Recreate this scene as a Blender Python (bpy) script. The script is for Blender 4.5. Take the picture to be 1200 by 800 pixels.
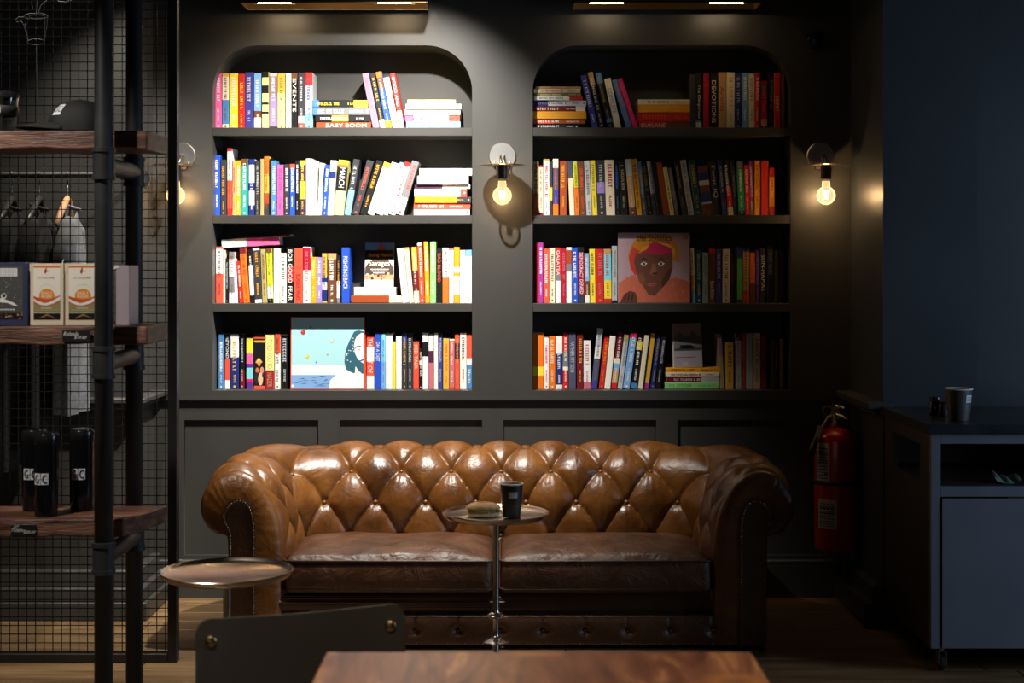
import bpy, math, random
import numpy as np
from mathutils import Vector, Matrix
R = math.radians
for o in list(bpy.data.objects): bpy.data.objects.remove(o)
SC = bpy.context.scene
COL = SC.collection
rnd = random.Random(7)

# ------------------------------------------------------------------ camera, world, lights, exposure
F, HY, ZC = 1800.0, 310.0, 1.34          # focal length in pixels of the 1200x800 frame, horizon row, eye height
cam = bpy.data.cameras.new('camera'); camo = bpy.data.objects.new('camera', cam); COL.objects.link(camo)
camo.location = (0, 0, ZC); camo.rotation_euler = (R(90), 0, 0)
cam.sensor_width = 36; cam.lens = 54; cam.shift_y = -0.075; cam.clip_start = .05
cam.dof.use_dof = True; cam.dof.focus_distance = 6.0; cam.dof.aperture_fstop = 5.6
SC.camera = camo
w = bpy.data.worlds.new('world'); SC.world = w; w.use_nodes = True
w.node_tree.nodes['Background'].inputs[0].default_value = (.55, .75, 1, 1)
w.node_tree.nodes['Background'].inputs[1].default_value = .003
SC.view_settings.view_transform = 'Standard'; SC.view_settings.look = 'None'
SC.view_settings.exposure = 0.0; SC.view_settings.gamma = 1.0
SC.view_settings.use_curve_mapping = False
def lamp(name, typ, loc, power, col, aim=None, **kw):
    l = bpy.data.lights.new(name, typ); l.energy = power; l.color = col
    for k, v in kw.items(): setattr(l, k, v)
    o = bpy.data.objects.new(name, l); COL.objects.link(o); o.location = loc
    if aim is not None:
        o.rotation_euler = (Vector(aim) - Vector(loc)).to_track_quat('-Z', 'Y').to_euler()
    return o
# ceiling spotlight washing the left bay of the bookcase
lamp('ceiling_spot_light', 'SPOT', (-.25, 5.22, 2.62), 420, (1.0, .955, .875), aim=(-.66, 6.2, 1.04), spot_size=R(91), spot_blend=1.0, shadow_soft_size=.022)
lamp('ceiling_spot_light', 'SPOT', (-1.22, 5.40, 2.66), 95, (1.0, .94, .85), aim=(-1.56, 6.0, 1.36), spot_size=R(58), spot_blend=.8, shadow_soft_size=.025)
# second spotlight of the room lighting floor, shelf and sofa from the aisle
lamp('aisle_spot_light', 'SPOT', (-1.62, 5.15, 2.95), 125, (1.0, .86, .68), aim=(-1.55, 5.25, 0), spot_size=R(52), spot_blend=.8, shadow_soft_size=.05)
lamp('added_table_fill', 'SPOT', (-.1, 2.75, 2.9), 85, (1.0, .85, .68), aim=(-.05, 2.2, .7), spot_size=R(50), spot_blend=.8, shadow_soft_size=.06)  # unseen fill spot, added to brighten the wooden table
lamp('added_chair_fill', 'SPOT', (-.5, 1.2, 2.7), 45, (1.0, .86, .70), aim=(-.36, 2.65, .62), spot_size=R(28), spot_blend=.8, shadow_soft_size=.06)  # unseen fill spot, added to lift the dark chair back
lamp('added_sofa_fill', 'SPOT', (-.15, 5.0, 2.95), 62, (1.0, .87, .70), aim=(-.12, 5.12, .45), spot_size=R(34), spot_blend=.9, shadow_soft_size=.04)  # unseen downlight, added for the sandwich and cushion tops
# daylight from a shop window on the right, behind the camera side
lamp('window_daylight', 'AREA', (3.9, 3.95, 1.35), 24, (.52, .72, 1.0), aim=(1.2, 5.15, .7), shape='RECTANGLE', size=.9, size_y=1.7, spread=R(150))
lamp('shelf_spot_light', 'SPOT', (-1.75, 3.05, 2.95), 175, (1.0, .93, .84), aim=(-1.50, 4.0, .95), spot_size=R(54), spot_blend=.7, shadow_soft_size=.05)
lamp('added_room_fill', 'AREA', (-.5, -1.2, 1.5), 2.2, (1.0, .84, .66), aim=(-.4, 5.6, .9), shape='RECTANGLE', size=3.2, size_y=1.2)  # added dim emitter behind the camera, gives metals something to reflect

# ------------------------------------------------------------------ helpers
def s2l(c): return c / 12.92 if c <= .04045 else ((c + .055) / 1.055) ** 2.4
def hexc(h): h = h.lstrip('#'); return tuple(s2l(int(h[i:i+2], 16) / 255) for i in (0, 2, 4))
def PX(px, Y): return (px - 600) * Y / F
def PZ(py, Y): return ZC - (py - HY) * Y / F
def link(o, parent=None):
    COL.objects.link(o)
    if parent is not None: o.parent = parent
    return o
def tag(o, label=None, cat=None, group=None, kind=None):
    for k, v in (('label', label), ('category', cat), ('group', group), ('kind', kind)):
        if v: o[k] = v
    return o
def thing(name, label, cat, loc=(0,0,0), rot=(0,0,0), group=None):
    o = bpy.data.objects.new(name, None); o.empty_display_size = .05; COL.objects.link(o)
    o.location = loc; o.rotation_euler = rot if hasattr(rot, '__len__') else (0, 0, rot)
    return tag(o, label, cat, group)
class MB:
    def __init__(s): s.v = []; s.f = []; s.c = []; s.m = Matrix.Identity(4)
    def add(s, vs, fs, col=None):
        b = len(s.v); s.v += [tuple(s.m @ Vector(p)) for p in vs]
        for i, f in enumerate(fs):
            s.f.append([b + k for k in f]); s.c.append(col[i] if isinstance(col, list) else col)
        return s
    def box(s, x0, x1, y0, y1, z0, z1, col=None):
        vs = [(x0,y0,z0),(x1,y0,z0),(x1,y1,z0),(x0,y1,z0),(x0,y0,z1),(x1,y0,z1),(x1,y1,z1),(x0,y1,z1)]
        return s.add(vs, [(0,3,2,1),(4,5,6,7),(0,1,5,4),(1,2,6,5),(2,3,7,6),(3,0,4,7)], col)
    def bbox(s, x0, x1, y0, y1, z0, z1, b, col=None):      # box with chamfered edges
        vs = []; fs = []
        X = (x0, x1); Y = (y0, y1); Z = (z0, z1); idx = {}
        for i in (0,1):
            for j in (0,1):
                for k in (0,1):
                    sx = b if i == 0 else -b; sy = b if j == 0 else -b; sz = b if k == 0 else -b
                    idx[i,j,k,0] = len(vs); vs.append((X[i], Y[j]+sy, Z[k]+sz))
                    idx[i,j,k,1] = len(vs); vs.append((X[i]+sx, Y[j], Z[k]+sz))
                    idx[i,j,k,2] = len(vs); vs.append((X[i]+sx, Y[j]+sy, Z[k]))
        q = lambda *a: fs.append(tuple(idx[t] for t in a))
        for i in (0,1): q((i,0,0,0),(i,1,0,0),(i,1,1,0),(i,0,1,0))
        for j in (0,1): q((0,j,0,1),(1,j,0,1),(1,j,1,1),(0,j,1,1))
        for k in (0,1): q((0,0,k,2),(1,0,k,2),(1,1,k,2),(0,1,k,2))
        for i in (0,1):
            for j in (0,1): q((i,j,0,0),(i,j,1,0),(i,j,1,1),(i,j,0,1))
        for i in (0,1):
            for k in (0,1): q((i,0,k,0),(i,1,k,0),(i,1,k,2),(i,0,k,2))
        for j in (0,1):
            for k in (0,1): q((0,j,k,1),(1,j,k,1),(1,j,k,2),(0,j,k,2))
        for i in (0,1):
            for j in (0,1):
                for k in (0,1): q((i,j,k,0),(i,j,k,1),(i,j,k,2))
        return s.add(vs, fs, col)
    def tube(s, pts, r, n=10, caps=True, col=None, closed=False):
        pts = [Vector(p) for p in pts]; N = len(pts); rr = r if hasattr(r, '__len__') else [r]*N
        vs = []; fs = []
        up = None
        for i, p in enumerate(pts):
            if closed: t = pts[(i+1) % N] - pts[i-1]
            else: t = pts[min(i+1, N-1)] - pts[max(i-1, 0)]
            t.normalize()
            if up is None:
                up = Vector((0,0,1)) if abs(t.z) < .9 else Vector((1,0,0))
            a = (up - t * up.dot(t)); a.normalize(); up = a; b = t.cross(a)
            for k in range(n):
                th = 2*math.pi*k/n
                vs.append(p + (a*math.cos(th) + b*math.sin(th)) * rr[i])
        for i in range(N if closed else N-1):
            for k in range(n):
                i2 = (i+1) % N
                fs.append((i*n+k, i*n+(k+1)%n, i2*n+(k+1)%n, i2*n+k))
        if caps and not closed:
            fs.append(tuple(range(n))[::-1]); fs.append(tuple((N-1)*n+k for k in range(n)))
        return s.add(vs, fs, col)
    def lathe(s, prof, c=(0,0,0), n=32, col=None, axis='z'):
        vs = []; fs = []
        for (r, z) in prof:
            for k in range(n):
                th = 2*math.pi*k/n; x = r*math.cos(th); y = r*math.sin(th)
                p = (x, y, z) if axis == 'z' else ((x, z, y) if axis == 'y' else (z, x, y))
                vs.append((c[0]+p[0], c[1]+p[1], c[2]+p[2]))
        cc = []
        for i in range(len(prof)-1):
            for k in range(n):
                fs.append((i*n+k, i*n+(k+1)%n, (i+1)*n+(k+1)%n, (i+1)*n+k))
                cc.append(col[i] if isinstance(col, list) else col)
        return s.add(vs, fs, cc)
    def sphere(s, c, r, n=12, m=8, sc=(1,1,1), col=None):
        prof = []
        vs = []; fs = []
        for i in range(m+1):
            ph = math.pi*i/m
            for k in range(n):
                th = 2*math.pi*k/n
                vs.append((c[0]+r*sc[0]*math.sin(ph)*math.cos(th), c[1]+r*sc[1]*math.sin(ph)*math.sin(th), c[2]-r*sc[2]*math.cos(ph)))
        for i in range(m):
            for k in range(n): fs.append((i*n+k, i*n+(k+1)%n, (i+1)*n+(k+1)%n, (i+1)*n+k))
        return s.add(vs, fs, col)
    def poly(s, pts, y, col=None):                        # flat polygon facing -Y, pts = (x, z)
        a = sum(pts[i][0]*pts[(i+1)%len(pts)][1]-pts[(i+1)%len(pts)][0]*pts[i][1] for i in range(len(pts)))
        if a < 0: pts = pts[::-1]
        return s.add([(p[0], y, p[1]) for p in pts], [tuple(range(len(pts)))], col)
    def disc(s, cx, cz, r, y, n=16, col=None, ry=None):
        return s.poly([(cx+r*math.cos(2*math.pi*k/n), cz+(ry or r)*math.sin(2*math.pi*k/n)) for k in range(n)], y, col)
    def prism(s, pts, y0, y1, col=None):                  # closed outline (x, z) extruded along y
        n = len(pts)
        a = sum(pts[i][0]*pts[(i+1)%n][1]-pts[(i+1)%n][0]*pts[i][1] for i in range(n))
        if a < 0: pts = pts[::-1]
        vs = [(p[0], y0, p[1]) for p in pts] + [(p[0], y1, p[1]) for p in pts]
        fs = [tuple(range(n)), tuple(range(2*n-1, n-1, -1))] + [(i, n+i, n+(i+1)%n, (i+1)%n) for i in range(n)]
        return s.add(vs, fs, col)
    def grid(s, fn, nu, nv, col=None, wrapu=False):
        vs = [fn(i/nu, j/nv) for j in range(nv+1) for i in range(nu + (0 if wrapu else 1))]
        W = nu if wrapu else nu+1
        fs = [(j*W+i, j*W+(i+1) % W, (j+1)*W+(i+1) % W, (j+1)*W+i) for j in range(nv) for i in range(nu)]
        return s.add(vs, fs, col)
    def build(s, name, mat, parent=None, smooth=False, angle=None):
        me = bpy.data.meshes.new(name); me.from_pydata(s.v, [], s.f)
        if any(c is not None for c in s.c):
            at = me.color_attributes.new('Col', 'FLOAT_COLOR', 'CORNER')
            arr = []
            for f, c in zip(s.f, s.c):
                arr += list((c or (.5,.5,.5)) + (1.0,)) * len(f)
            at.data.foreach_set('color', arr)
        me.materials.append(mat)
        if smooth:
            me.polygons.foreach_set('use_smooth', [True]*len(me.polygons))
            if angle: me.set_sharp_from_angle(angle=R(angle))
        me.update()
        return link(bpy.data.objects.new(name, me), parent)
def fix_normals(o):
    import bmesh
    bm = bmesh.new(); bm.from_mesh(o.data); bmesh.ops.recalc_face_normals(bm, faces=bm.faces); bm.to_mesh(o.data); bm.free()
    return o
_tc = {}
def text_geo(s):
    if s not in _tc:
        cu = bpy.data.curves.new('t', 'FONT'); cu.body = s; cu.size = 1; cu.resolution_u = 2
        o = bpy.data.objects.new('t', cu); COL.objects.link(o)
        dg = bpy.context.evaluated_depsgraph_get(); me = bpy.data.meshes.new_from_object(o.evaluated_get(dg))
        vs = [tuple(v.co) for v in me.vertices]; fs = [tuple(p.vertices) for p in me.polygons]
        bpy.data.objects.remove(o); bpy.data.curves.remove(cu); bpy.data.meshes.remove(me)
        x0 = min(v[0] for v in vs); x1 = max(v[0] for v in vs); y0 = min(v[1] for v in vs); y1 = max(v[1] for v in vs)
        _tc[s] = ([((v[0]-x0)/(x1-x0), (v[1]-y0)/(y1-y0)) for v in vs], fs)
    return _tc[s]
def put_text(mb, s, x0, x1, z0, z1, y, col=None, vertical=False, slant=0):
    vs, fs = text_geo(s)
    if vertical: pts = [(x0+(x1-x0)*v[1], y, z1-(z1-z0)*v[0]) for v in vs]
    else: pts = [(x0+(x1-x0)*v[0]+slant*v[1], y, z0+(z1-z0)*v[1]) for v in vs]
    mb.add(pts, fs, col)

# ------------------------------------------------------------------ materials
def mat(name, col=(.5,.5,.5), rough=.5, metal=0, **kw):
    m = bpy.data.materials.new(name); m.use_nodes = True
    nt = m.node_tree; b = nt.nodes['Principled BSDF']
    b.inputs['Base Color'].default_value = tuple(col) + (1,); b.inputs['Roughness'].default_value = rough; b.inputs['Metallic'].default_value = metal
    for k, v in kw.items(): b.inputs[k.replace('_', ' ')].default_value = v
    return m
def node(m, typ, **kw):
    n = m.node_tree.nodes.new(typ)
    for k, v in kw.items():
        if k in n.inputs: n.inputs[k].default_value = v
        else: setattr(n, k, v)
    return n
def wire(m, a, ao, b, bi): m.node_tree.links.new(a.outputs[ao], b.inputs[bi])
def ramp(m, src, out, stops):
    r = node(m, 'ShaderNodeValToRGB'); e = r.color_ramp.elements
    e[0].position, e[0].color = stops[0][0], tuple(stops[0][1]) + (1,)
    e[1].position, e[1].color = stops[-1][0], tuple(stops[-1][1]) + (1,)
    for p, c in stops[1:-1]:
        x = e.new(p); x.color = tuple(c) + (1,)
    wire(m, src, out, r, 'Fac'); return r
def noise_mat(name, c1, c2, scale=5, rough=.5, rvar=.1, bump=.1, stretch=(1,1,1), metal=0, detail=6, bdist=.002, bscale=None, mid=None, lo=.35, hi=.65):
    m = mat(name, c1, rough, metal); b = m.node_tree.nodes['Principled BSDF']
    tc = node(m, 'ShaderNodeTexCoord'); mp = node(m, 'ShaderNodeMapping'); mp.inputs['Scale'].default_value = stretch
    wire(m, tc, 'Object', mp, 'Vector')
    n = node(m, 'ShaderNodeTexNoise', Scale=scale, Detail=detail); wire(m, mp, 'Vector', n, 'Vector')
    st = [(lo, c1), (hi, c2)] if mid is None else [(lo, c1), ((lo+hi)/2, mid), (hi, c2)]
    r = ramp(m, n, 'Fac', st); wire(m, r, 'Color', b, 'Base Color')
    mr = node(m, 'ShaderNodeMapRange'); wire(m, n, 'Fac', mr, 'Value')
    mr.inputs['To Min'].default_value = rough - rvar; mr.inputs['To Max'].default_value = rough + rvar
    wire(m, mr, 'Result', b, 'Roughness')
    if bump:
        n2 = node(m, 'ShaderNodeTexNoise', Scale=bscale or scale*6, Detail=8); wire(m, mp, 'Vector', n2, 'Vector')
        bp = node(m, 'ShaderNodeBump', Strength=bump, Distance=bdist); wire(m, n2, 'Fac', bp, 'Height'); wire(m, bp, 'Normal', b, 'Normal')
    return m
M = {}
M['paint'] = noise_mat('charcoal_wall_paint', (.042,.0405,.037), (.053,.051,.0465), 2.2, .40, .05, .12, (1,1,.35), bdist=.001, bscale=60)
M['paint_side'] = noise_mat('slate_wall_paint', (.032,.038,.042), (.040,.046,.051), 2.0, .42, .05, .1, bdist=.001, bscale=60)
M['ceil'] = mat('dark_ceiling_paint', (.03,.03,.03), .8)
M['print'] = mat('book_print', (.5,.5,.5), .42)
_a = node(M['print'], 'ShaderNodeAttribute', attribute_name='Col'); wire(M['print'], _a, 'Color', M['print'].node_tree.nodes['Principled BSDF'], 'Base Color')
M['pages'] = noise_mat('book_pages', (.62,.55,.42), (.74,.68,.56), 40, .8, .05, .2, (1,1,40), bdist=.0005)
M['brass'] = noise_mat('polished_brass', (.70,.50,.25), (.60,.42,.20), 6, .16, .06, 0, metal=1)
M['agedbrass'] = noise_mat('aged_brass', (.42,.33,.22), (.30,.24,.17), 9, .26, .08, .05, metal=1)
M['nickel'] = noise_mat('brushed_nickel', (.55,.53,.50), (.46,.44,.42), 8, .24, .06, .03, metal=1)
M['tray'] = noise_mat('antique_tray_metal', (.62,.50,.40), (.54,.42,.33), 3, .27, .02, .05, metal=1)
M['steel'] = noise_mat('satin_backplate_steel', (.50,.50,.50), (.45,.45,.45), 8, .35, .05, 0, metal=1)
M['blacksteel'] = noise_mat('blackened_steel', (.018,.018,.018), (.030,.028,.025), 5, .42, .08, .15, metal=.3, bdist=.0006)
M['pipe'] = noise_mat('black_iron_pipe', (.022,.023,.024), (.038,.038,.038), 9, .52, .10, .3, metal=.2, bdist=.0008)
M['meshwire'] = mat('galvanised_dark_wire', (.026,.023,.02), .5, .5)
M['socket'] = mat('black_bakelite', (.02,.02,.02), .35)
M['blackplastic'] = mat('black_plastic', (.012,.012,.013), .22)
M['cloth_black'] = noise_mat('black_cotton', (.003,.003,.0035), (.006,.006,.0065), 60, .9, .05, .4, bdist=.001)
M['cloth_grey'] = noise_mat('grey_cotton', (.10,.105,.115), (.15,.155,.165), 40, .85, .05, .4, bdist=.001)
M['capcloth'] = noise_mat('charcoal_twill', (.003,.003,.003), (.006,.006,.006), 80, .8, .05, .4, bdist=.0008)
M['hanger'] = noise_mat('beech_wood', (.42,.22,.11), (.52,.30,.16), 8, .45, .05, .1, (1,1,8))
M['board'] = noise_mat('reclaimed_walnut', (.060,.020,.010), (.25,.115,.065), 7, .50, .12, .7, (.6,3,9), detail=10, bdist=.004, mid=(.12,.05,.03))
M['redext'] = mat('red_enamel', (.45,.012,.008), .22, Coat_Weight=.4, Coat_Roughness=.1)
M['chrome'] = mat('valve_metal', (.50,.46,.40), .3, 1)
M['hose'] = mat('black_rubber', (.02,.02,.02), .6)
M['greycab'] = noise_mat('grey_laminate', (.15,.16,.185), (.165,.175,.20), 6, .42, .04, .08, bdist=.0008)
M['cabside'] = noise_mat('dark_brown_laminate', (.030,.022,.017), (.042,.030,.022), 6, .45, .04, .08)
M['counter'] = noise_mat('dark_stone_counter', (.016,.018,.020), (.028,.031,.034), 12, .30, .06, .05)
M['chairmetal'] = noise_mat('gunmetal_sheet', (.085,.074,.060), (.11,.096,.078), 3, .42, .07, .1, metal=0)
M['parchment'] = noise_mat('parchment_paper', (.48,.36,.24), (.58,.46,.33), 20, .7, .05, .3)
M['glass'] = mat('clear_glass', (.9,.9,.9), .03, Transmission_Weight=1.0, IOR=1.45)
def leather(name, dark, mid, light, rough, wr=.35):
    m = mat(name, mid, rough); b = m.node_tree.nodes['Principled BSDF']
    tc = node(m, 'ShaderNodeTexCoord')
    n = node(m, 'ShaderNodeTexNoise', Scale=5.5, Detail=9, Roughness=.62); wire(m, tc, 'Object', n, 'Vector')
    r = ramp(m, n, 'Fac', [(.30, dark), (.48, mid), (.70, light)])
    v = node(m, 'ShaderNodeTexVoronoi', feature='DISTANCE_TO_EDGE', Scale=16); n3 = node(m, 'ShaderNodeTexNoise', Scale=9, Detail=5)
    wire(m, tc, 'Object', n3, 'Vector')
    mx = node(m, 'ShaderNodeMix', data_type='VECTOR'); mx.inputs['Factor'].default_value = .16
    wire(m, tc, 'Object', mx, 4); wire(m, n3, 'Color', mx, 5); wire(m, mx, 1, v, 'Vector')
    cr = ramp(m, v, 'Distance', [(0, (1,1,1)), (.035, (0,0,0))])
    n4 = node(m, 'ShaderNodeTexNoise', Scale=3.3, Detail=3); wire(m, tc, 'Object', n4, 'Vector')
    th = ramp(m, n4, 'Fac', [(.50, (0,0,0)), (.62, (1,1,1))])
    mul = node(m, 'ShaderNodeMath', operation='MULTIPLY'); wire(m, cr, 'Color', mul, 0); wire(m, th, 'Color', mul, 1)
    m2 = node(m, 'ShaderNodeMath', operation='MULTIPLY'); wire(m, mul, 'Value', m2, 0); m2.inputs[1].default_value = .55
    cm = node(m, 'ShaderNodeMix', data_type='RGBA'); wire(m, m2, 'Value', cm, 'Factor'); wire(m, r, 'Color', cm, 6)
    cm.inputs[7].default_value = (light[0]*1.25, light[1]*1.3, light[2]*1.4, 1)
    wire(m, cm, 2, b, 'Base Color')
    mr = node(m, 'ShaderNodeMapRange'); wire(m, n, 'Fac', mr, 'Value'); mr.inputs['To Min'].default_value = rough-.08; mr.inputs['To Max'].default_value = rough+.14
    wire(m, mr, 'Result', b, 'Roughness')
    fine = node(m, 'ShaderNodeTexNoise', Scale=140, Detail=4); wire(m, tc, 'Object', fine, 'Vector')
    wrk = node(m, 'ShaderNodeTexNoise', Scale=13, Detail=6, Roughness=.6, Distortion=1.2); wire(m, tc, 'Object', wrk, 'Vector')
    b1 = node(m, 'ShaderNodeBump', Strength=.12, Distance=.001); wire(m, fine, 'Fac', b1, 'Height')
    b2 = node(m, 'ShaderNodeBump', Strength=wr, Distance=.012); wire(m, wrk, 'Fac', b2, 'Height'); wire(m, b1, 'Normal', b2, 'Normal')
    wire(m, b2, 'Normal', b, 'Normal')
    b.inputs['Specular IOR Level'].default_value = .7
    return m
M['leather'] = leather('tan_leather', (.055,.016,.0018), (.137,.045,.0052), (.24,.090,.014), .31)
M['cushion'] = leather('brown_cushion_leather', (.045,.016,.006), (.080,.030,.011), (.135,.055,.022), .38, .8)
M['leather_shaded'] = leather('shaded_leather', (.036,.012,.004), (.062,.022,.007), (.095,.037,.012), .40)  # sofa leather with the shade of its low fronts put into the colour
def wood_top():
    m = mat('red_wood_table', (.3,.1,.05), .3); b = m.node_tree.nodes['Principled BSDF']
    tc = node(m, 'ShaderNodeTexCoord'); mp = node(m, 'ShaderNodeMapping'); mp.inputs['Scale'].default_value = (6, 1.0, 1); wire(m, tc, 'Object', mp, 'Vector')
    n = node(m, 'ShaderNodeTexNoise', Scale=3.0, Detail=8, Distortion=1.8); wire(m, mp, 'Vector', n, 'Vector')
    r = ramp(m, n, 'Fac', [(.32, (.12,.035,.018)), (.45, (.24,.075,.038)), (.56, (.32,.12,.06)), (.68, (.60,.26,.10))])
    v = node(m, 'ShaderNodeTexVoronoi', Scale=3.6); wire(m, tc, 'Object', v, 'Vector')
    rr = ramp(m, v, 'Distance', [(.06, (.16,.05,.018)), (.13, (.62,.24,.07)), (.24, (.25,.08,.04))])
    kf = ramp(m, v, 'Distance', [(.14, (.8,.8,.8)), (.28, (0,0,0))])
    mx = node(m, 'ShaderNodeMix', data_type='RGBA'); wire(m, kf, 'Color', mx, 'Factor'); wire(m, r, 'Color', mx, 6); wire(m, rr, 'Color', mx, 7)
    wire(m, mx, 2, b, 'Base Color')
    bp = node(m, 'ShaderNodeBump', Strength=.08, Distance=.002); wire(m, n, 'Fac', bp, 'Height'); wire(m, bp, 'Normal', b, 'Normal')
    return m
M['tabletop'] = wood_top()
M['paint_shaded'] = noise_mat('shaded_wall_paint', (.020,.026,.030), (.028,.034,.038), 2.0, .5, .05, .1)  # wall colour darkened to stand in for soft shade past the corner
M['plank'] = noise_mat('oak_floor_plank', (.135,.078,.034), (.25,.155,.075), 4, .42, .08, .25, (.6,7,1), detail=9, bdist=.0015, mid=(.19,.115,.052))
def emis(name, col, st):
    m = mat(name, col, .5); b = m.node_tree.nodes['Principled BSDF']
    b.inputs['Emission Color'].default_value = tuple(col)+(1,); b.inputs['Emission Strength'].default_value = st; return m
M['tube_lamp'] = emis('glowing_halogen_tube', (1,.80,.52), 26)
M['filament'] = emis('glowing_filament', (1,.74,.42), 90)
def bulb_glass():
    m = bpy.data.materials.new('thin_bulb_glass'); m.use_nodes = True; nt = m.node_tree; nt.nodes.clear()
    out = nt.nodes.new('ShaderNodeOutputMaterial'); mx = nt.nodes.new('ShaderNodeMixShader'); t = nt.nodes.new('ShaderNodeBsdfTransparent'); g = nt.nodes.new('ShaderNodeBsdfGlossy')
    fr = nt.nodes.new('ShaderNodeFresnel'); fr.inputs['IOR'].default_value = 1.25; g.inputs['Roughness'].default_value = .05
    t.inputs['Color'].default_value = (1,.93,.82,1)
    nt.links.new(fr.outputs[0], mx.inputs[0]); nt.links.new(t.outputs[0], mx.inputs[1]); nt.links.new(g.outputs[0], mx.inputs[2]); em = nt.nodes.new('ShaderNodeEmission'); em.inputs[0].default_value = (1,.62,.30,1); em.inputs[1].default_value = .55; ad = nt.nodes.new('ShaderNodeAddShader')
    nt.links.new(mx.outputs[0], ad.inputs[0]); nt.links.new(em.outputs[0], ad.inputs[1]); nt.links.new(ad.outputs[0], out.inputs[0])
    return m
M['bulb'] = bulb_glass()
# ------------------------------------------------------------------ the room shell
YW = 6.2; S0 = F / YW
def hole_plate(name, x0, x1, z0, z1, holes, y0, y1, m, parent=None):
    cu = bpy.data.curves.new('c', 'CURVE'); cu.dimensions = '2D'; cu.fill_mode = 'BOTH'; cu.extrude = (y1-y0)/2
    for pts in [[(x0,z0),(x1,z0),(x1,z1),(x0,z1)]] + holes:
        sp = cu.splines.new('POLY'); sp.points.add(len(pts)-1); sp.use_cyclic_u = True
        for p, q in zip(sp.points, pts): p.co = (q[0], q[1], 0, 1)
    o = bpy.data.objects.new('c', cu); COL.objects.link(o)
    me = bpy.data.meshes.new_from_object(o.evaluated_get(bpy.context.evaluated_depsgraph_get()))
    bpy.data.objects.remove(o); bpy.data.curves.remove(cu)
    me.transform(Matrix.Translation((0, (y0+y1)/2, 0)) @ Matrix.Rotation(R(90), 4, 'X'))
    me.name = name; me.materials.clear(); me.materials.append(m)
    return link(bpy.data.objects.new(name, me), parent)
def arch(px0, px1, ptop, pbot, rad):
    x0, x1 = PX(px0, YW), PX(px1, YW); z1, z0 = PZ(ptop, YW), PZ(pbot, YW)
    pts = [(x0, z0), (x1, z0)]
    for k in range(13):
        a = R(90*k/12); pts.append((x1-rad+rad*math.cos(a), z1-rad+rad*math.sin(a)))
    for k in range(13):
        a = R(90+90*k/12); pts.append((x0+rad+rad*math.cos(a), z1-rad+rad*math.sin(a)))
    return pts
XL, XR = -1.45, 1.3675
YB = 6.42
ZS = PZ(468.5, YW)
bays = [(249.3, 553.3), (624.2, 926.6)]
PL_TOP, PL_SILL = 53, 457.5
wall = hole_plate('wall_back', XL, XR, ZS, 3.1, [arch(a, b, PL_TOP, PL_SILL, .185) for a, b in bays], YW, YB, M['paint'])
tag(wall, kind='structure')
mb = MB(); mb.box(XL, XR, YW, YW+.2, 0, ZS); 
ww = hole_plate('wainscot_frame', XL, XR, 0.0, ZS, [[(PX(a,6.215), .165), (PX(b,6.215), .165), (PX(b,6.215), PZ(492,6.215)), (PX(a,6.215), PZ(492,6.215))] for a, b in ((216,373),(398,565),(590,769),(794,968))], YW+.0145, YW+.030, M['paint'], wall)
for a, b in ((216,373),(398,565),(590,769),(794,968)):
    p = MB(); p.box(PX(a,6.215)-.01, PX(b,6.215)+.01, YW+.0295, YW+.05, .155, PZ(492,6.215)+.01); p.build('wainscot_panel', M['paint'], wall)
p = MB(); p.box(XL, XR, YW+.05, YW+.22, 0, ZS); p.build('wall_core', M['paint'], wall)
p = MB(); p.box(XL, XR, YW-.004, YW+.02, ZS-.001, ZS+.012); p.build('dado_bead', M['paint'], wall)
p = MB(); p.box(XL+.01, XR-.06, YW-.02, YW+.016, 0, .13); p.bbox(XL+.01, XR-.06, YW-.012, YW+.016, .13, .15, .004); o = p.build('baseboard_back', M['paint']); tag(o, kind='structure')
# side returns of the alcove
YR = 5.66
p = MB(); p.box(XR, 1.714, YR, 6.6, 0, 3.1); o = p.build('wall_right', M['paint_side']); tag(o, kind='structure')
p2 = MB(); p2.box(1.714, 4.2, YR+.35, 6.6, 0, 3.1); p2.build('recessed_wall_section', M['paint_shaded'], o)
p2 = MB(); p2.bbox(1.307, 1.40, YR-.02, YW-.002, .806, .834, .004); p2.bbox(1.33, 1.40, YR-.01, YW-.002, .785, .806, .004); o2 = p2.build('trim_1', M['paint']); tag(o2, kind='structure')
p2 = MB(); p2.bbox(1.30, 1.3675, YR, YW-.021, 0, .095, .004); p2.bbox(1.33, 1.3675, YR, YW-.021, .095, .155, .004); o2 = p2.build('baseboard_right', M['paint']); tag(o2, kind='structure')
YL = 5.85
p = MB(); p.box(-4.2, XL, YL, 6.6, 0, 3.1); o = p.build('wall_left', M['paint']); tag(o, kind='structure')
p2 = MB(); p2.bbox(-4.2, -1.385, YL-.06, YW-.002, .815, .836, .004); p2.bbox(-4.2, -1.42, YL-.03, YW-.002, .79, .815, .004); o2 = p2.build('trim_2', M['paint']); tag(o2, kind='structure')
p2 = MB(); p2.bbox(-4.2, XL+.075, YL-.075, YW-.021, 0, .068, .004); p2.bbox(-4.2, XL+.06, YL-.06, YW-.021, .068, .12, .004); p2.bbox(-4.2, XL+.035, YL-.035, YW-.021, .12, .182, .004)
o2 = p2.build('baseboard_left', M['paint']); tag(o2, kind='structure')
p = MB(); p.box(-4.2, 4.2, -1.5, 6.7, 3.1, 3.15); o = p.build('ceiling', M['ceil']); tag(o, kind='structure')
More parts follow.
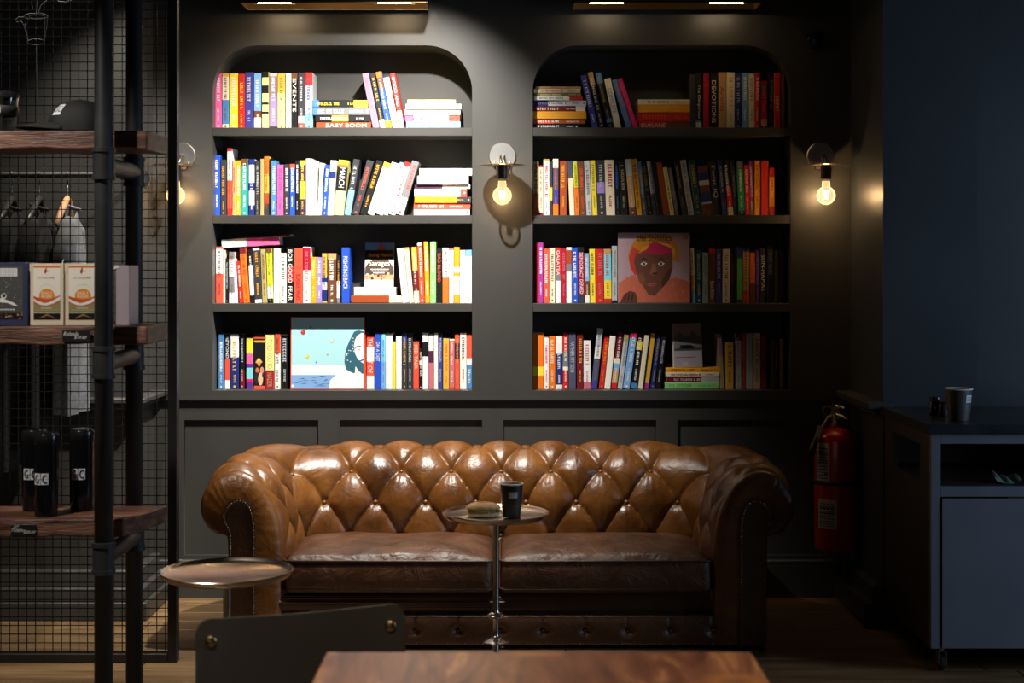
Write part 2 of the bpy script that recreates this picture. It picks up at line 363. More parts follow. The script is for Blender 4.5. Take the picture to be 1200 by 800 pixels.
# floor of oak planks
p = MB(); p.box(-4.2, 4.2, -1.5, 6.6, -.05, -.012); fl = p.build('floor', mat('floor_joint', (.02,.014,.009), .8)); tag(fl, kind='structure')
pm = {}
PWD = .14
for j in range(int((6.2-1.5)/PWD)+1):
    y = 6.2 - PWD*(j+1); x = -3.0 - rnd.random()*1.3
    while x < 2.9:
        L = rnd.choice((1.2, 1.6))
        key = (L, rnd.randint(0, 2))
        if key not in pm:
            q = MB(); q.bbox(.0015, L-.0015, .0015, PWD-.0015, -.012, 0, .0015); t = q.build('plank', M['plank'], fl); pm[key] = t; t.location = (x, y, 0)
        else:
            t = pm[key].copy(); COL.objects.link(t); t.location = (x, y, 0)
        x += L
# built-in bookcases: back panel and shelf boards
ZT = [PZ(149.2, YW), PZ(252, YW), PZ(355.3, YW), PZ(PL_SILL, YW)]
for bi, (a, b) in enumerate(bays):
    x0, x1 = PX(a, YW), PX(b, YW)
    bc = thing('built_in_bookcase', ['arched charcoal bookcase recess beside the mesh screen, brightly lit', 'arched charcoal bookcase recess beside the fire extinguisher, dimly lit'][bi], 'bookcase', ((x0+x1)/2, YW, ZT[3]), group='arched bookcases')
    hx = (x1-x0)/2
    q = MB(); q.box(-hx-.02, hx+.02, YB-YW, YB-YW+.015, -.06, 1.45); q.build('back_panel', M['paint'], bc)
    for k in range(3):
        q = MB(); q.bbox(-hx, hx, .003, YB-YW, ZT[k]-.034-ZT[3], ZT[k]-ZT[3], .0015); q.build('shelf_board', M['paint'], bc)

# ------------------------------------------------------------------ picture lights above the bays
for i, (a, b) in enumerate(((281, 500), (673, 892.5))):
    yn, yf = 5.96, 6.13
    x0, x1 = PX(a, yn), PX(b, yn); z = PZ(3.2, yn)
    t = thing('picture_light', ['long brass picture light above the bright bookcase bay', 'long brass picture light above the dim bookcase bay'][i], 'wall light', ((x0+x1)/2, yn, z), group='picture lights')
    h = (x1-x0)/2; d = yf-yn
    q = MB()                                            # open trough, mouth down
    prof = [(0,0),(0,.004),(.03,.045),(.085,.06),(.14,.045),(d,.004),(d,0),(d-.006,.004),(.137,.04),(.085,.055),(.033,.04),(.006,.004)]
    n = len(prof); vs = [(-h, y, zz) for y, zz in prof]+[(h, y, zz) for y, zz in prof]
    fs = [(k, (k+1) % n, n+(k+1) % n, n+k) for k in range(n)]
    q.add(vs, fs); fix_normals(q.build('reflector', M['brass'], t))
    for sx in (-h, h):
        q = MB(); q.add([(sx+e, y, zz) for e in (-.002, .002) for y, zz in prof[:7]], [tuple(range(7)), tuple(range(13, 6, -1))]+[(k, (k+1)%7, 7+(k+1)%7, 7+k) for k in range(7)]); fix_normals(q.build('end_cap', M['brass'], t))
    for cx in ((303+342)/2, (444+481)/2):
        xx = PX(cx, 6.02) - PX(281, yn) - h
        q = MB(); q.tube([(xx-.066, .05, .012), (xx+.066, .05, .012)], .007, 10); q.build('lamp_tube', M['tube_lamp'], t)
        l_ = lamp('picture_lamp_light', 'AREA', (PX(cx, 6.02), yn+.05, z+.003), .4, (1,.72,.42), aim=(PX(cx, 6.02), yn+.13, z-1), shape='RECTANGLE', size=.13, size_y=.02)
        q = MB()
        for sx in (-.073, .073): q.tube([(xx+sx-.007, .05, .012), (xx+sx+.007, .05, .012)], .010, 10)
        q.build('lamp_holder', M['brass'], t)
    q = MB(); q.tube([(0, .09, .055), (0, .16, .09), (0, YW-yn, .09)], .009, 10); q.bbox(-.05, .05, YW-yn-.012, YW-yn, .06, .12, .002); q.build('wall_arm', M['agedbrass'], t)

# ------------------------------------------------------------------ wall sconces
def sconce(px, label):
    Y1 = YW - .12
    X = PX(px, Y1)
    t = thing('wall_sconce', label, 'wall light', (X, YW, PZ(183, YW)), group='bare-bulb wall sconces')
    zd = PZ(193.5, Y1) - t.location.z
    q = MB(); q.lathe([(0,-.012),(.052,-.012),(.055,-.009),(.055,0)], n=40, axis='y'); fix_normals(q.build('backplate', M['steel'], t, True, 40))
    q = MB()
    for s in (-1, 1): q.tube([(s*.008, -.010, .004), (s*.008, -.06, .0), (s*.006, -.10, zd+.004)], .0032, 8)
    q.tube([(-.03, -.012, -.02), (-.028, -.05, zd-.012), (-.014, -.10, zd-.016)], .0028, 8); q.tube([(.03, -.012, -.02), (.028, -.05, zd-.012), (.014, -.10, zd-.016)], .0028, 8)
    q.build('bracket_arm', M['agedbrass'], t, True)
    q = MB(); q.lathe([(0,.0035),(.090,.0015),(.0935,-.0005),(.090,-.0022),(0,-.0022)], (0,-.12,zd), 48); fix_normals(q.build('disc_shade', M['agedbrass'], t, True, 40))
    q = MB(); q.lathe([(0,-.002),(.020,-.002),(.021,-.006),(.021,-.052),(.019,-.056),(0,-.056)], (0,-.12,zd), 24); fix_normals(q.build('socket', M['socket'], t, True, 40))
    zb = PZ(229, Y1) - t.location.z
    q = MB()
    pr = []
    for k in range(13):
        a = R(180*k/12*.86); pr.append((.0375*math.sin(a), -.0375*math.cos(a)))
    pr += [(.0165, .040), (.0145, .058)]
    q.lathe(pr, (0,-.12,zb), 28); fix_normals(q.build('bulb_glass', M['bulb'], t, True))
    q = MB()
    q.tube([(0,-.12,zb+.05),(0,-.12,zb+.022)], .0035, 8)
    q.build('filament_stem', M['chrome'], t)
    q = MB(); q.sphere((0,-.12,zb+.002), .0095, 12, 8, (1,1,1.3))
    for k in range(6):
        a = k*math.pi/3; r0 = .011
        q.tube([(r0*math.cos(a),-.12+r0*math.sin(a),zb+.018),(.8*r0*math.cos(a+.4),-.12+.8*r0*math.sin(a+.4),zb-.014)], .0013, 5)
    q.build('filament', M['filament'], t)
    lamp('sconce_bulb_light', 'POINT', (X, Y1, PZ(229, Y1)), 3.8, (1,.60,.28), shadow_soft_size=.012)
sconce(206, 'bare-bulb brass disc sconce partly hidden behind the mesh screen edge')
sconce(588.5, 'bare-bulb brass disc sconce on the pillar between the bookcase bays')
sconce(968, 'bare-bulb brass disc sconce in the corner above the fire extinguisher')
# small dark sensor high on the wall
q = MB(); X, Z = PX(955, YW), PZ(47, YW)
t = thing('smoke_detector', 'small round dark detector high on the corner wall', 'detector', (X, YW, Z))
q.lathe([(0,-.035),(.018,-.035),(.03,-.028),(.032,-.01),(.038,-.008),(.038,0)], n=24, axis='y'); fix_normals(q.build('housing', M['blackplastic'], t, True, 40))
# ------------------------------------------------------------------ books
PAL = {k: hexc(v) for k, v in dict(
 pink='e8609c', hotpink='d81b60', magenta='a8328c', rose='c46a76', red='c9281f', coral='e0523a', crimson='a31330', maroon='6e1620', orange='e2701c',
 amber='f0a01e', gold='d9a93c', yellow='ecd53a', lemon='ece690', lime='c8d42e', cream='e6d9ba', white='e9e7e2', ivory='f0eadb', silver='b9bcc0', grey='77777b',
 charcoal='35353a', black='121214', slate='4b4f66', navy='1c2c72', indigo='3a3c8c', blue='2450c0', steel='4a80b4', sky='79aadc', cyan='7fd0dc', teal='2f9a96', petrol='12474e',
 green='5cae54', mint='8ed07c', emerald='1f9a6c', olive='7d7430', brown='6b4126', rust='a0461e', tan='c39a66', khaki='a99a62', mauve='8f7a90', lavender='9a86cc', purple='5a3190', plum='47243e', sage='93a39a').items()}
WORD = dict(hotpink='hot-pink')
def cn(c): return WORD.get(c, c)
SHN = ['top-shelf', 'second-shelf', 'third-shelf', 'bottom-shelf']
BYN = ['bright-bay', 'dim-bay']
YS = [6.262, 6.262, 6.262, 6.272]
def glyphs(mb, x0, x1, z0, z1, y, col, r):
    """unreadably small lettering: blocky strokes running down the spine"""
    w = x1 - x0; z = z1; st = w * .26
    while z - w*.62 > z0:
        if r.random() < .14: z -= w*.5; continue
        L = w * r.uniform(.42, .68); k = r.randint(0, 3)
        if k == 0: mb.box(x0, x1, y, y+.0003, z-st, z, col); mb.box(x0, x0+st, y, y+.0003, z-L, z-st, col)
        elif k == 1: mb.box(x0, x1, y, y+.0003, z-st, z, col); mb.box(x0, x1, y, y+.0003, z-L, z-L+st*.9, col); mb.box(x0+w*.4, x0+w*.65, y, y+.0003, z-L+st*.9, z-st, col)
        elif k == 2: mb.box(x1-st, x1, y, y+.0003, z-L, z, col); mb.box(x0, x1-st, y, y+.0003, z-L*.5-st*.5, z-L*.5+st*.5, col)
        else: mb.box(x0, x1, y, y+.0003, z-st, z, col); mb.box(x0, x0+st, y, y+.0003, z-L, z-st, col); mb.box(x1-st, x1, y, y+.0003, z-L, z-st, col)
        z -= L + w*.22
nb = [0]
def make_book(t, H, D, bands, tcol, title, label, group, loc, roty, rotz=0, hard=True, r=rnd):
    """local frame: x across the spine 0..t, y depth 0..D, z height 0..H"""
    root = thing('book', label, 'book', loc, (0, roty, rotz), group); nb[0] += 1
    c = min(.0022, t*.12) if hard else min(.0012, t*.1); e = .0025 if hard else .0006
    zs = [H]; cs = []
    for f, col in bands: cs.append(PAL[col]); zs.append(H*(1-f))
    zs[-1] = 0
    mb = MB(); ch = min(.0018, t*.18)
    out = [(0,D),(0,ch),(ch,0),(t-ch,0),(t,ch),(t,D)]; inn = [(c,D),(c,ch+c),(c+ch*.3,c),(t-c-ch*.3,c),(t-c,ch+c),(t-c,D)]
    side = cs[max(range(len(cs)), key=lambda i: zs[i]-zs[i+1])]
    for i, col in enumerate(cs):
        zt, zb = zs[i], zs[i+1]
        for k in range(5):
            (xa, ya), (xb, yb) = out[k], out[k+1]
            mb.add([(xa,ya,zb),(xb,yb,zb),(xb,yb,zt),(xa,ya,zt)], [(0,1,2,3)], col if k in (1,2,3) else side)
    for k in range(5):
        for z, fl in ((H, 0), (0, 1)):
            q = [(*out[k],z),(*out[k+1],z),(*inn[k+1],z),(*inn[k],z)]
            mb.add(q, [(0,1,2,3) if not fl else (3,2,1,0)], cs[0] if not fl else cs[-1])
        (xa, ya), (xb, yb) = inn[k], inn[k+1]
        mb.add([(xa,ya,0),(xb,yb,0),(xb,yb,H),(xa,ya,H)], [(3,2,1,0)], (.6,.55,.45))
    for x0, x1 in ((0, c), (t-c, t)):
        mb.add([(x0,D,0),(x1,D,0),(x1,D,H),(x0,D,H)], [(1,0,3,2)], side)
    mb.build('cover', M['print'], root)
    q = MB(); q.box(c+.0001, t-c-.0001, c+ch, D-e, e, H-e); q.build('pages', M['pages'], root)
    if title is not None and t > .006:
        q = MB(); tc_ = PAL[tcol]; y = -.0004
        if title == '*':
            wdt = t*.42 if len(bands) < 3 else t*.36
            xa = t*r.uniform(.24, .34)
            if t > .017 and r.random() < .6:
                glyphs(q, xa, xa+wdt, H*r.uniform(.42,.5), H*.92, y, tc_, r); glyphs(q, t*.36, t*.36+t*.26, H*.12, H*.36, y, tc_, r)
            else:
                glyphs(q, xa, xa+wdt, H*r.uniform(.30,.4), H*r.uniform(.86,.93), y, tc_, r)
                if t > .012: glyphs(q, t*.38, t*.38+t*.24, H*.10, H*.26, y, tc_, r)
            if r.random() < .6: q.disc(t*.5, H*.045, t*.16, y, 8, tc_)
        else:
            for s in title.split(';'):
                f0, f1 = .16, .90
                if '@' in s: s, f = s.split('@'); f0, f1 = [float(k) for k in f.split('-')]
                put_text(q, s, t*.22, t*.78, H*f0, H*f1, y, tc_, vertical=True)
        if q.v: tag(q.build('title_lettering', M['print'], root), kind='stuff')
    return root
def parse_bands(s):
    out = []; parts = s.split(',')
    for p in parts:
        if ' ' in p.strip(): c, f = p.split(); out.append((float(f), c))
        else: out.append((1.0, p.strip()))
    return out
def cname(bs):
    seen = []
    for _, c in bs:
        if c not in seen: seen.append(c)
    return '-and-'.join(cn(c) for c in seen[:2])
used_labels = {}
def uniq(l, alt):
    if l in used_labels: l = alt
    k = 2
    while l in used_labels:
        l = alt + ' ' + ['', '', 'again', 'once more'][min(k, 3)]; k += 1
    used_labels[l] = 1; return l
ORD = 'first second third fourth fifth sixth seventh eighth ninth tenth eleventh twelfth thirteenth fourteenth fifteenth sixteenth seventeenth eighteenth nineteenth twentieth'.split()
ORD += ['twenty-'+o for o in ORD[:9]] + ['thirtieth'] + ['thirty-'+o for o in ORD[:9]] + ['fortieth']
def row(bay, sh, text):
    Yp = YS[sh]; z0 = ZT[sh] + .0006
    items = []
    for ln in text.strip().split('\n'):
        f = [k.strip() for k in ln.split('|')]; items.append(f)
    r = random.Random(bay*10+sh)
    seq = []
    stack = []
    ups = [f for f in items if not f[0].startswith('S')]
    names = [cname(parse_bands(f[1])) for f in ups]
    prev_end = -1e9; prevlean = None
    for i, f in enumerate(ups):
        nums = [float(k) for k in f[0].split()]; x0, x1, yt = nums[:3]; lean = nums[3] if len(nums) > 3 else 0
        Yb = Yp + r.uniform(-.006, .006)
        if x0 < prev_end + .25: x0 = prev_end + .25
        prev_end = x1
        wb = (x1-x0)/F*Yb; h = PZ(yt, Yb) - z0; dx = lean/F*Yb
        th = math.atan2(dx, h); t = wb*math.cos(th)*.985; H = h/math.cos(th) - abs(math.sin(th))*t*.0
        bs = parse_bands(f[1]); tall = PX(x0, Yb) if lean <= 0 else PX(x1, Yb)
        D = min(.142, H*.64)*r.uniform(.95, 1.0)
        if lean > 0: loc = (PX(x1, Yb) - t*math.cos(th), Yb, z0 + t*math.sin(th))
        else: loc = (PX(x0, Yb), Yb, z0)
        nL = names[i-1] if i else 'bay-edge'; nR = names[i+1] if i < len(ups)-1 else 'bay-edge'
        lean_w = 'leaning ' if abs(lean) > 1.5 else 'upright '
        tw = '' if (f[3] if len(f) > 3 else '') == '' else ' with %s lettering' % cn(f[2])
        lab = '%s%s book%s, %s %s, between %s and %s' % (lean_w, names[i], tw, BYN[bay], SHN[sh], nL, nR)
        alt = '%s%s book, %s %s, %s along, beside %s' % (lean_w, names[i], BYN[bay], SHN[sh], ORD[i], nL)
        lab = uniq(lab, alt)
        hard = r.random() < .55
        ttl = f[3] if len(f) > 3 and f[3] else None
        make_book(t, H, D, bs, f[2] if len(f) > 2 and f[2] else 'black', ttl, lab, 'books on the %s %s' % (BYN[bay], SHN[sh]), loc, th, hard=hard, r=r)
    # flat stacks: lines S<n>, bottom to top
    zc = {}; lastn = {}
    st = [f for f in items if f[0].startswith('S')]
    for i, f in enumerate(st):
        p = f[0].split(); sid = p[0]; x0, x1, yt = [float(k) for k in p[1:4]]
        Yb = Yp + r.uniform(-.010, .004)
        zb = zc.get(sid, z0); zt = PZ(yt, Yp); zc[sid] = zt + .0004; t = zt - zb
        bs = parse_bands(f[1]); H = (x1-x0)/F*Yb; D = min(.14, H*.66)
        nxt = [g for g in st[i+1:] if g[0].split()[0] == sid]
        below = ('on the ' + lastn[sid] + ' one') if sid in lastn else 'lowest of its stack'
        above = (', under the ' + cname(parse_bands(nxt[0][1])) + ' one') if nxt else ', topmost'
        nm = cname(bs); lastn[sid] = nm
        lab = uniq('flat %s book, %s %s stack, %s%s' % (nm, BYN[bay], SHN[sh], below, above), 'flat %s book in %s %s %s stack, %s' % (nm, BYN[bay], SHN[sh], ORD[ord(sid[1])-ord('A')], below))
        ttl = f[3] if len(f) > 3 and f[3] else None
        make_book(t, H, D, bs, f[2] if len(f) > 2 and f[2] else 'black', ttl, lab, 'flat stacked books on the %s %s' % (BYN[bay], SHN[sh]), (PX(x1, Yb), Yb, zb), R(-90), hard=r.random() < .5, r=r)
    return zc
row(0, 0, '''
249.6 251.5 88|rose
251.8 259.7 86|pink|white|*
260.2 268.3 86|gold .06,cream .48,steel .92,cream|brown|*
268.9 278.8 86|yellow|white|*
279.2 286.6 86.5|red|yellow|*
287 297 84.7|indigo|silver|*
297.5 306.3 85.5|sky .68,brown .8,white|white|*
306.9 314.8 84|black .10,lemon .24,black .38,lemon .54,black .58,lemon .7,black .74,lemon|black|
316 324.9 85.5|silver .06,mauve .42,lavender .96,black|white|*
325.2 334.3 86|gold .35,lemon|olive|*
334.7 341 86|ivory|gold|*
341.3 348.9 85.5|brown .12,black|ivory|EVENTS@.3-.9
349.3 357.4 85|charcoal .78,white .9,coral|silver|*
358 366.3 85|red .22,silver .72,cyan|indigo|*
437 445.1 86.5 -12.8|mauve|rose|*
445.8 452.1 86.5 -12.6|black .84,cream|gold|*
452.4 459.8 84.7 -12.4|orange .1,brown .3,blue .86,amber|silver|*
460.3 467.8 91.5 -11.6|white|red|Anna Faris@.42-.94
468.2 474.2 86.5 -11|red .68,cream|white|GOOD AND@.4-.94
SA 370.5 434.7 142.6|rust|white|BABY BOOM@.08-.82
SA 369.5 434 135|black .3,gold .6,black|white|*
SA 366.5 433.5 125.7|steel .1,grey|white|*
SA 366 431 117.3|steel .12,black .75,yellow|yellow|*
SB 476 539.5 142.2|sky|white|*
SB 475 538.7 135|pink .15,white .8,coral|black|*
SB 474 539.5 128.5|cream|gold|*
SB 475.7 540.5 122|white|silver|*
SB 477.5 534 116.7|lemon|khaki|*
''')
row(0, 1, '''
250.6 257.9 181.7|blue|white|*
258.5 265.2 187|charcoal|amber|*
266.2 271.9 173.3|red .05,white .48,coral .9,red|red|*
272.2 276 188|tan|red|*
276.3 282.3 188|amber|white|*
282.7 290.3 186|brown .12,teal|white|*
291.2 298.6 186.3|navy .1,silver .42,navy .56,silver .82,navy|white|*
299.2 304 188|charcoal|silver|*
304.9 309.1 186|khaki
309.4 315.4 183|orange .3,gold .62,rust .8,charcoal|red|*
315.7 317.2 186|black
317.5 323.9 188|steel|white|*
324.5 332.1 193|pink|magenta|*
333 338.8 192.3|charcoal|ivory|*
339.4 345.4 192|coral .1,blue|white|*
345.9 350.6 188|black|white|*
351 358 188|yellow .08,plum .38,yellow .7,plum|yellow|*
358.6 366.2 185.7|white|silver|
366.5 371.5 188|ivory|sky|*
371.9 376.7 191 2.8|white|silver|*
377 383 193.3 4|blue|white|*
383.3 390.4 188 4|white .2,navy .33,white|silver|
390.8 402.4 188 6|yellow .08,orange .13,black .56,lemon|white|MARCH@.5-.86
403 410.7 187 11|charcoal .55,sky|silver|*
411.4 420.2 189 18|charcoal|coral|*
421 429.4 189.3 19.5|black|amber|*
429.8 438.2 191.7 19.5|yellow .1,ivory|gold|*
438.6 448.6 192.3 19.5|white|silver|*
449 454.4 191 19.3|sky .12,white|crimson|*
454.8 463 191 19|red .08,white|crimson|*
463.4 472.3 190 18.8|grey .68,white|coral|*
SC 485 550.4 245.6|white|coral|*
SC 485 551 238|coral|white|*
SC 486 552 230.6|amber .75,charcoal|gold|*
SC 485.5 547 221.3|silver .3,white .88,coral|sky|*
SC 486 551 216.3|plum .5,white|white|
SC 489 549 206|white|silver|*
SC 491.5 553 197.3|ivory|silver|
''')
row(0, 2, '''
249.7 252.6 289.5|rose
253 261.2 289|coral .04,white .48,coral|maroon|*
261.5 263.9 293|cream
264.4 267.6 302.7|black|silver|*
268.3 275 295|grey .14,white .5,grey .8,white|brown|*
275 279 303 -2|white
280.3 285 306 -3.4|red|white|*
285.4 292.8 291 -5|maroon .1,orange|red|*
293.2 298.3 292 -3|black .3,white .86,black|ivory|*
298.8 307 290.7 -3|white .04,charcoal .94,white|amber|*
307.4 313.3 292 -2.4|khaki|brown|*
313.7 320.2 291 -2|brown .08,lime .7,white .92,black|olive|*
320.6 327.6 290.7|ivory
328 335.6 296.4|white|charcoal|*
336.2 344.3 290|black .34,red .62,black|white|FEAR@.04-.3;BOB GOOD@.36-.96
344.6 354.7 290.7|coral|maroon|BORDER WARS@.05-.52
355 363.9 289|white .02,crimson .42,white|rose|*
364.3 370.7 301|amber|lemon|*
371 377 301.3|lavender|white|*
377.3 383.3 296.7|gold .5,navy .58,white .74,navy .96,gold|navy|*
384 394 296.7|tan .12,brown|white|*
394.4 398.7 299.3|black .54,white .9,grey|amber|*
400.3 409.4 290|blue|white|FIGHTING BACK@.24-.84
471.5 479.4 291 -6.6|ivory|gold|
479.8 485 290 -6.2|amber .04,ivory|gold|*
485.4 491.6 289.4 -3.5|gold .42,maroon .79,cream|cream|*
492 497.8 284.7 -3.2|white .04,coral|ivory|*
498.4 503.7 283 -2|amber|white|*
504 511 283|mint|ivory|*
511.4 518 290.4|black|coral|BAD BLOOD@.38-.9
518.5 526 290.4|white .54,orange|grey|*
526.4 531.6 290.6|rose .04,white
532 538.6 289.4|amber .36,white .46,amber .52,white .85,amber|gold|
539 545 293|ivory
545.3 552.9 292.7|sky .12,white|sky|*
SD 411.5 471 346.4|rust .75,cream||
SD 415 464 336.6|ivory||
''')
row(0, 3, '''
256 262.3 391.7|steel|white|*
263.4 269.3 391.7|black .45,coral .84,white|white|BEYOND@.56-.95
270 279.9 391.7|white .42,navy|gold|*
281.2 286.6 391.7|black .66,maroon|silver|*
288.6 296.3 396.3|yellow .3,pink .5,purple .58,cyan .8,hotpink .86,purple|yellow|
297.4 310.3 392.3|black .04,coral .07,black .1,gold .14,black .94,coral|white|
311 321.2 392.3|lemon .65,crimson|khaki|TOLD YOU SO@.38-.92;NADER@.04-.30
322 328.6 391|coral .36,white|brown|*
329 338.3 391.3|silver .03,black|silver|*
424.4 428.8 391 -.5|coral|amber|*
429.6 438.6 393.7|coral .2,white .48,coral .75,white|white|THE REST OF@.3-.96
439 446.6 391|blue|white|ON A DIET@.5-.86
447 451.7 391|cyan .5,sky|steel|*
452 460 390.6|white
460.4 463.6 400|yellow
464 470.7 393.7|white|silver|
471.2 477 390.3|navy .2,charcoal|gold|*
477.4 483.8 391|charcoal|silver|*
484.2 491 400|coral|cream|RED TALK@.42-.93
491.4 494.8 408|black .3,white .4,black|white|*
495.2 502 390|white .16,black .42,white|white|
502.3 508.3 391.7|ivory .3,plum .52,rose|maroon|
508.6 513.2 390|ivory
513.5 518.6 390.7|indigo|silver|*
519.3 526.3 396.3|gold|orange|*
526.7 532.7 397|white .03,rose .95,coral|white|*
533 538.4 391.7|coral .16,plum .45,coral|amber|*
539 546.7 390|ivory|charcoal|*
547 553 391.7|coral .44,white .55,steel|white|Hacks@.1-.36
''')
row(1, 0, '''
694 701.9 89 -14.2|indigo|white|*
702.4 708.8 85.3 -14|tan .24,black|cream|*
712.3 720 85 -15.6|black .02,steel .2,black .84,steel .9,black|khaki|*
720.4 728.4 92.7 -12.6|cream|steel|COMPLETE@.3-.8
734.3 741.4 94.4 -17.6|steel|orange|*
742.2 748.2 92.7 -18.6|hotpink|rose|*
808.8 815.2 87|charcoal
815.7 822.5 85|black .86,steel .89,silver|ivory|The Dangerous@.18-.78
824 831.6 86|crimson|red|*
832.4 841 86.7|black|ivory|DEVOTIONS@.1-.88
842 851.2 84.7|tan|crimson|Amrita@.3-.74
851.6 861 84.7|cream|tan|*
861.5 868.7 85.5|navy|silver|*
869.2 876.7 85|sky|ivory|*
877.4 884.2 86|cream|grey|*
884.6 890.7 85.5|red|cream|*
891.4 899.6 94.7|crimson .05,brown .25,crimson .8,tan .95,black|rose|*
900.3 907 85.2|black|grey|*
907.4 914.7 85|red|cream|DESPOT@.3-.58
915.7 919.7 87|brown
SE 624 678 145.2|black|white|*
SE 624 686 139.6|coral .4,rust|white|*
SE 624 687 130.6|amber|gold|*
SE 624 686 124.3|maroon .82,ivory|ivory|*
SE 625 687 117.7|navy .28,white|grey|*
SE 626 683 113.1|ivory .72,red|grey|*
SE 626 681 109.2|olive|cream|*
SE 625.7 680 104.3|cream|red|*
SE 628 681 101.3|tan||
SF 749 813 142.6|red .5,brown|cream|GUYLAND@.5-.97
SF 748 814 131.9|red|coral|*
SF 748 813 122.8|amber|gold|*
SF 747.5 813 116.4|cream|grey|*
''')
row(1, 1, '''
624.6 631.3 189|tan .6,rust|black|PALMER@.35-.94
631.6 636.6 193.7|crimson .04,cream .95,crimson|charcoal|*
637 644 186.3|gold .04,white|red|*
644.3 647.4 189|charcoal .48,yellow .72,charcoal|silver|
648 654.6 186|ivory .16,slate .54,indigo .8,orange|coral|*
656 664.2 188.3|rust|gold|*
668 673.8 188.5 -3|slate .32,cream|charcoal|
674.2 679.3 189 -3|lime .48,orange|brown|*
679.7 687 189 -3|brown|coral|*
687.4 694 188.3 -3|silver|plum|*
694.4 700.6 188 -3|yellow|olive|*
701 710.2 187.7 -2.4|charcoal .4,lavender .6,charcoal|silver|*
710.6 721.3 187.4 -2.2|cream|crimson|*
721.7 726.7 189 -1.8|black .2,navy .45,black|steel|*
728 735.4 188.3 -3|black|khaki|*
738.3 745.6 186.6 -5.6|silver .3,tan .85,brown|cream|*
746.2 752.7 186.3 -6.2|amber|brown|*
753.4 758.2 189.4 -6.9|steel .6,slate|gold|*
758.7 765.7 190.3 -7.6|black|olive|*
766.2 771 188.7 -8.5|silver .6,charcoal|steel|*
771.4 776.8 189.3 -8.8|black
777.4 784.8 190.6 -9|rust|maroon|
785.6 790.7 196.3 -9|lemon|olive|*
791.4 796 197 -8.8|mauve|silver|*
799.7 805 189.7 -10|black|tan|*
806.6 813.7 188 -10|silver|steel|*
815 822.6 188 -8|petrol|gold|*
823.2 835.7 194.6 -6.4|brown .15,navy .3,silver .4,brown .55,navy .74,silver .78,brown|silver|
836.3 845.6 189 -6.2|charcoal|ivory|Twist IQ@.32-.94
847 851.9 187 -6|navy|silver|*
853 860 188 -6|black .48,red .86,cream|ivory|*
860.8 865.7 188 -5|black|grey|*
866 873.3 189 -3|grey .13,emerald .92,black|cream|*
873.7 878.9 193.4 -2|red|cream|*
879.3 883.5 188.7 -2|magenta .75,grey|ivory|*
884 890.6 188|amber|rust|*
892 901 188.5|red|crimson|
901.4 908.2 196.3|red .2,amber .82,red|crimson|*
''')
row(1, 2, '''
624.3 627.4 284.7|maroon
627.7 630.6 284.7|red
631 636.7 284.3|magenta|white|*
637 643.6 291.3|coral|white|*
644 650.6 290.4|cream|charcoal|*
651 657.3 290|red .48,grey .6,white|white|GALATEA@.5-.95
657.6 663.6 291|crimson|rose|*
663.9 670.2 289.6|white .05,rust .3,grey .44,white|coral|
670.6 677.9 290 -.7|blue|white|*
678.3 685.4 289.4 -.9|black .1,crimson .86,charcoal|white|DEMOCRACY DENIED@.16-.9
685.8 691.2 296.7 -.9|sky .56,brown .85,white|white|*
691.7 698.2 291.7 -.8|yellow|charcoal|*
698.6 708 291.7 -.7|red|rose|*
708.4 717 291.7 -.7|tan .1,cyan .58,yellow .92,red|red|*
717.4 723.7 288|silver .96,black|grey|*
810.6 815.2 290.4 -2|cream .5,amber .8,sky|brown|*
816 822.6 293.4 -1.4|petrol|silver|*
823.3 830.3 295.7|sage|steel|*
831 838.3 291.3|red .08,brown|ivory|East Eden@.08-.4
839 846.6 291.7|indigo|silver|*
847 855.3 291.7|cream|steel|*
856 860.2 291.3|black|crimson|*
860.6 862.6 291.3|petrol
864 870 289.4|navy .2,green .94,charcoal|mint|
870.3 877.9 291|charcoal .06,tan .78,coral|brown|*
878.3 885 296|orange .62,brown|maroon|
885.4 890 293.4|purple|lavender|*
890.6 898.4 291.3|charcoal|ivory|SUN-HAMAS@.22-.88
899 906.9 288.7|black|grey|TERRY BLISS@.5-.95
907.3 912.4 293.2|olive|khaki|
912.9 916.4 293.4|maroon
916.8 919.8 293.8|black
''')
row(1, 3, '''
624.3 637.3 390|orange .6,yellow .76,orange|black|
637.6 643.3 394|white|hotpink|*
643.7 650.9 393.4|orange|cream|*
651.3 659.2 393.3|white .34,navy .92,white|white|*
659.6 666 390.3|red .34,grey .6,white .66,red|ivory|*
666.5 675 390.3|slate|silver|FATHER MY SON@.3-.85
676 683.6 391.7|maroon|gold|*
684 692.4 398.7|white .86,rose|rose|*
692.8 699.7 385 7|silver .3,ivory .5,slate .86,indigo|grey|*
701.6 707.4 394 6.6|red|amber|*
708.2 715.2 393.7 6.6|ivory|charcoal|
715.8 722.6 390 8|maroon .46,cream .55,sky .66,tan .9,red|ivory|*
723.8 729.3 392.6 8|khaki .14,silver|grey|*
730 737.9 390.3 9|hotpink .1,sky|ivory|*
739 746.7 391 7.6|black .14,yellow .3,black .9,steel|ivory|*
747.8 753.3 393 7.6|cream|grey|
754 760 390.7 8.4|gold .9,magenta|olive|
762 767 392 8|navy|khaki|*
768 774 394 7.4|black|silver|*
843.6 849 391.4 -3|mauve .4,khaki|silver|
850.8 859.8 400.7|gold|brown|*
861.6 868.9 390.3|charcoal .13,silver|rose|*
869.3 874.3 390.3|rust|orange|*
874.8 882.2 390.3|silver|sky|
882.6 891.3 390|cream|rose|*
891.6 898.2 392.3|crimson|maroon|*
903.4 907.7 397.7|brown
908.1 912 398.3|black|khaki|*
913.5 918.2 396.7|tan
SG 779 842 447.8|mint|green|*
SG 781 843 441.2|maroon .66,silver|silver|*
SG 780 843 436.4|cream|maroon|*
SG 780 844 430.9|amber|brown|*
''')
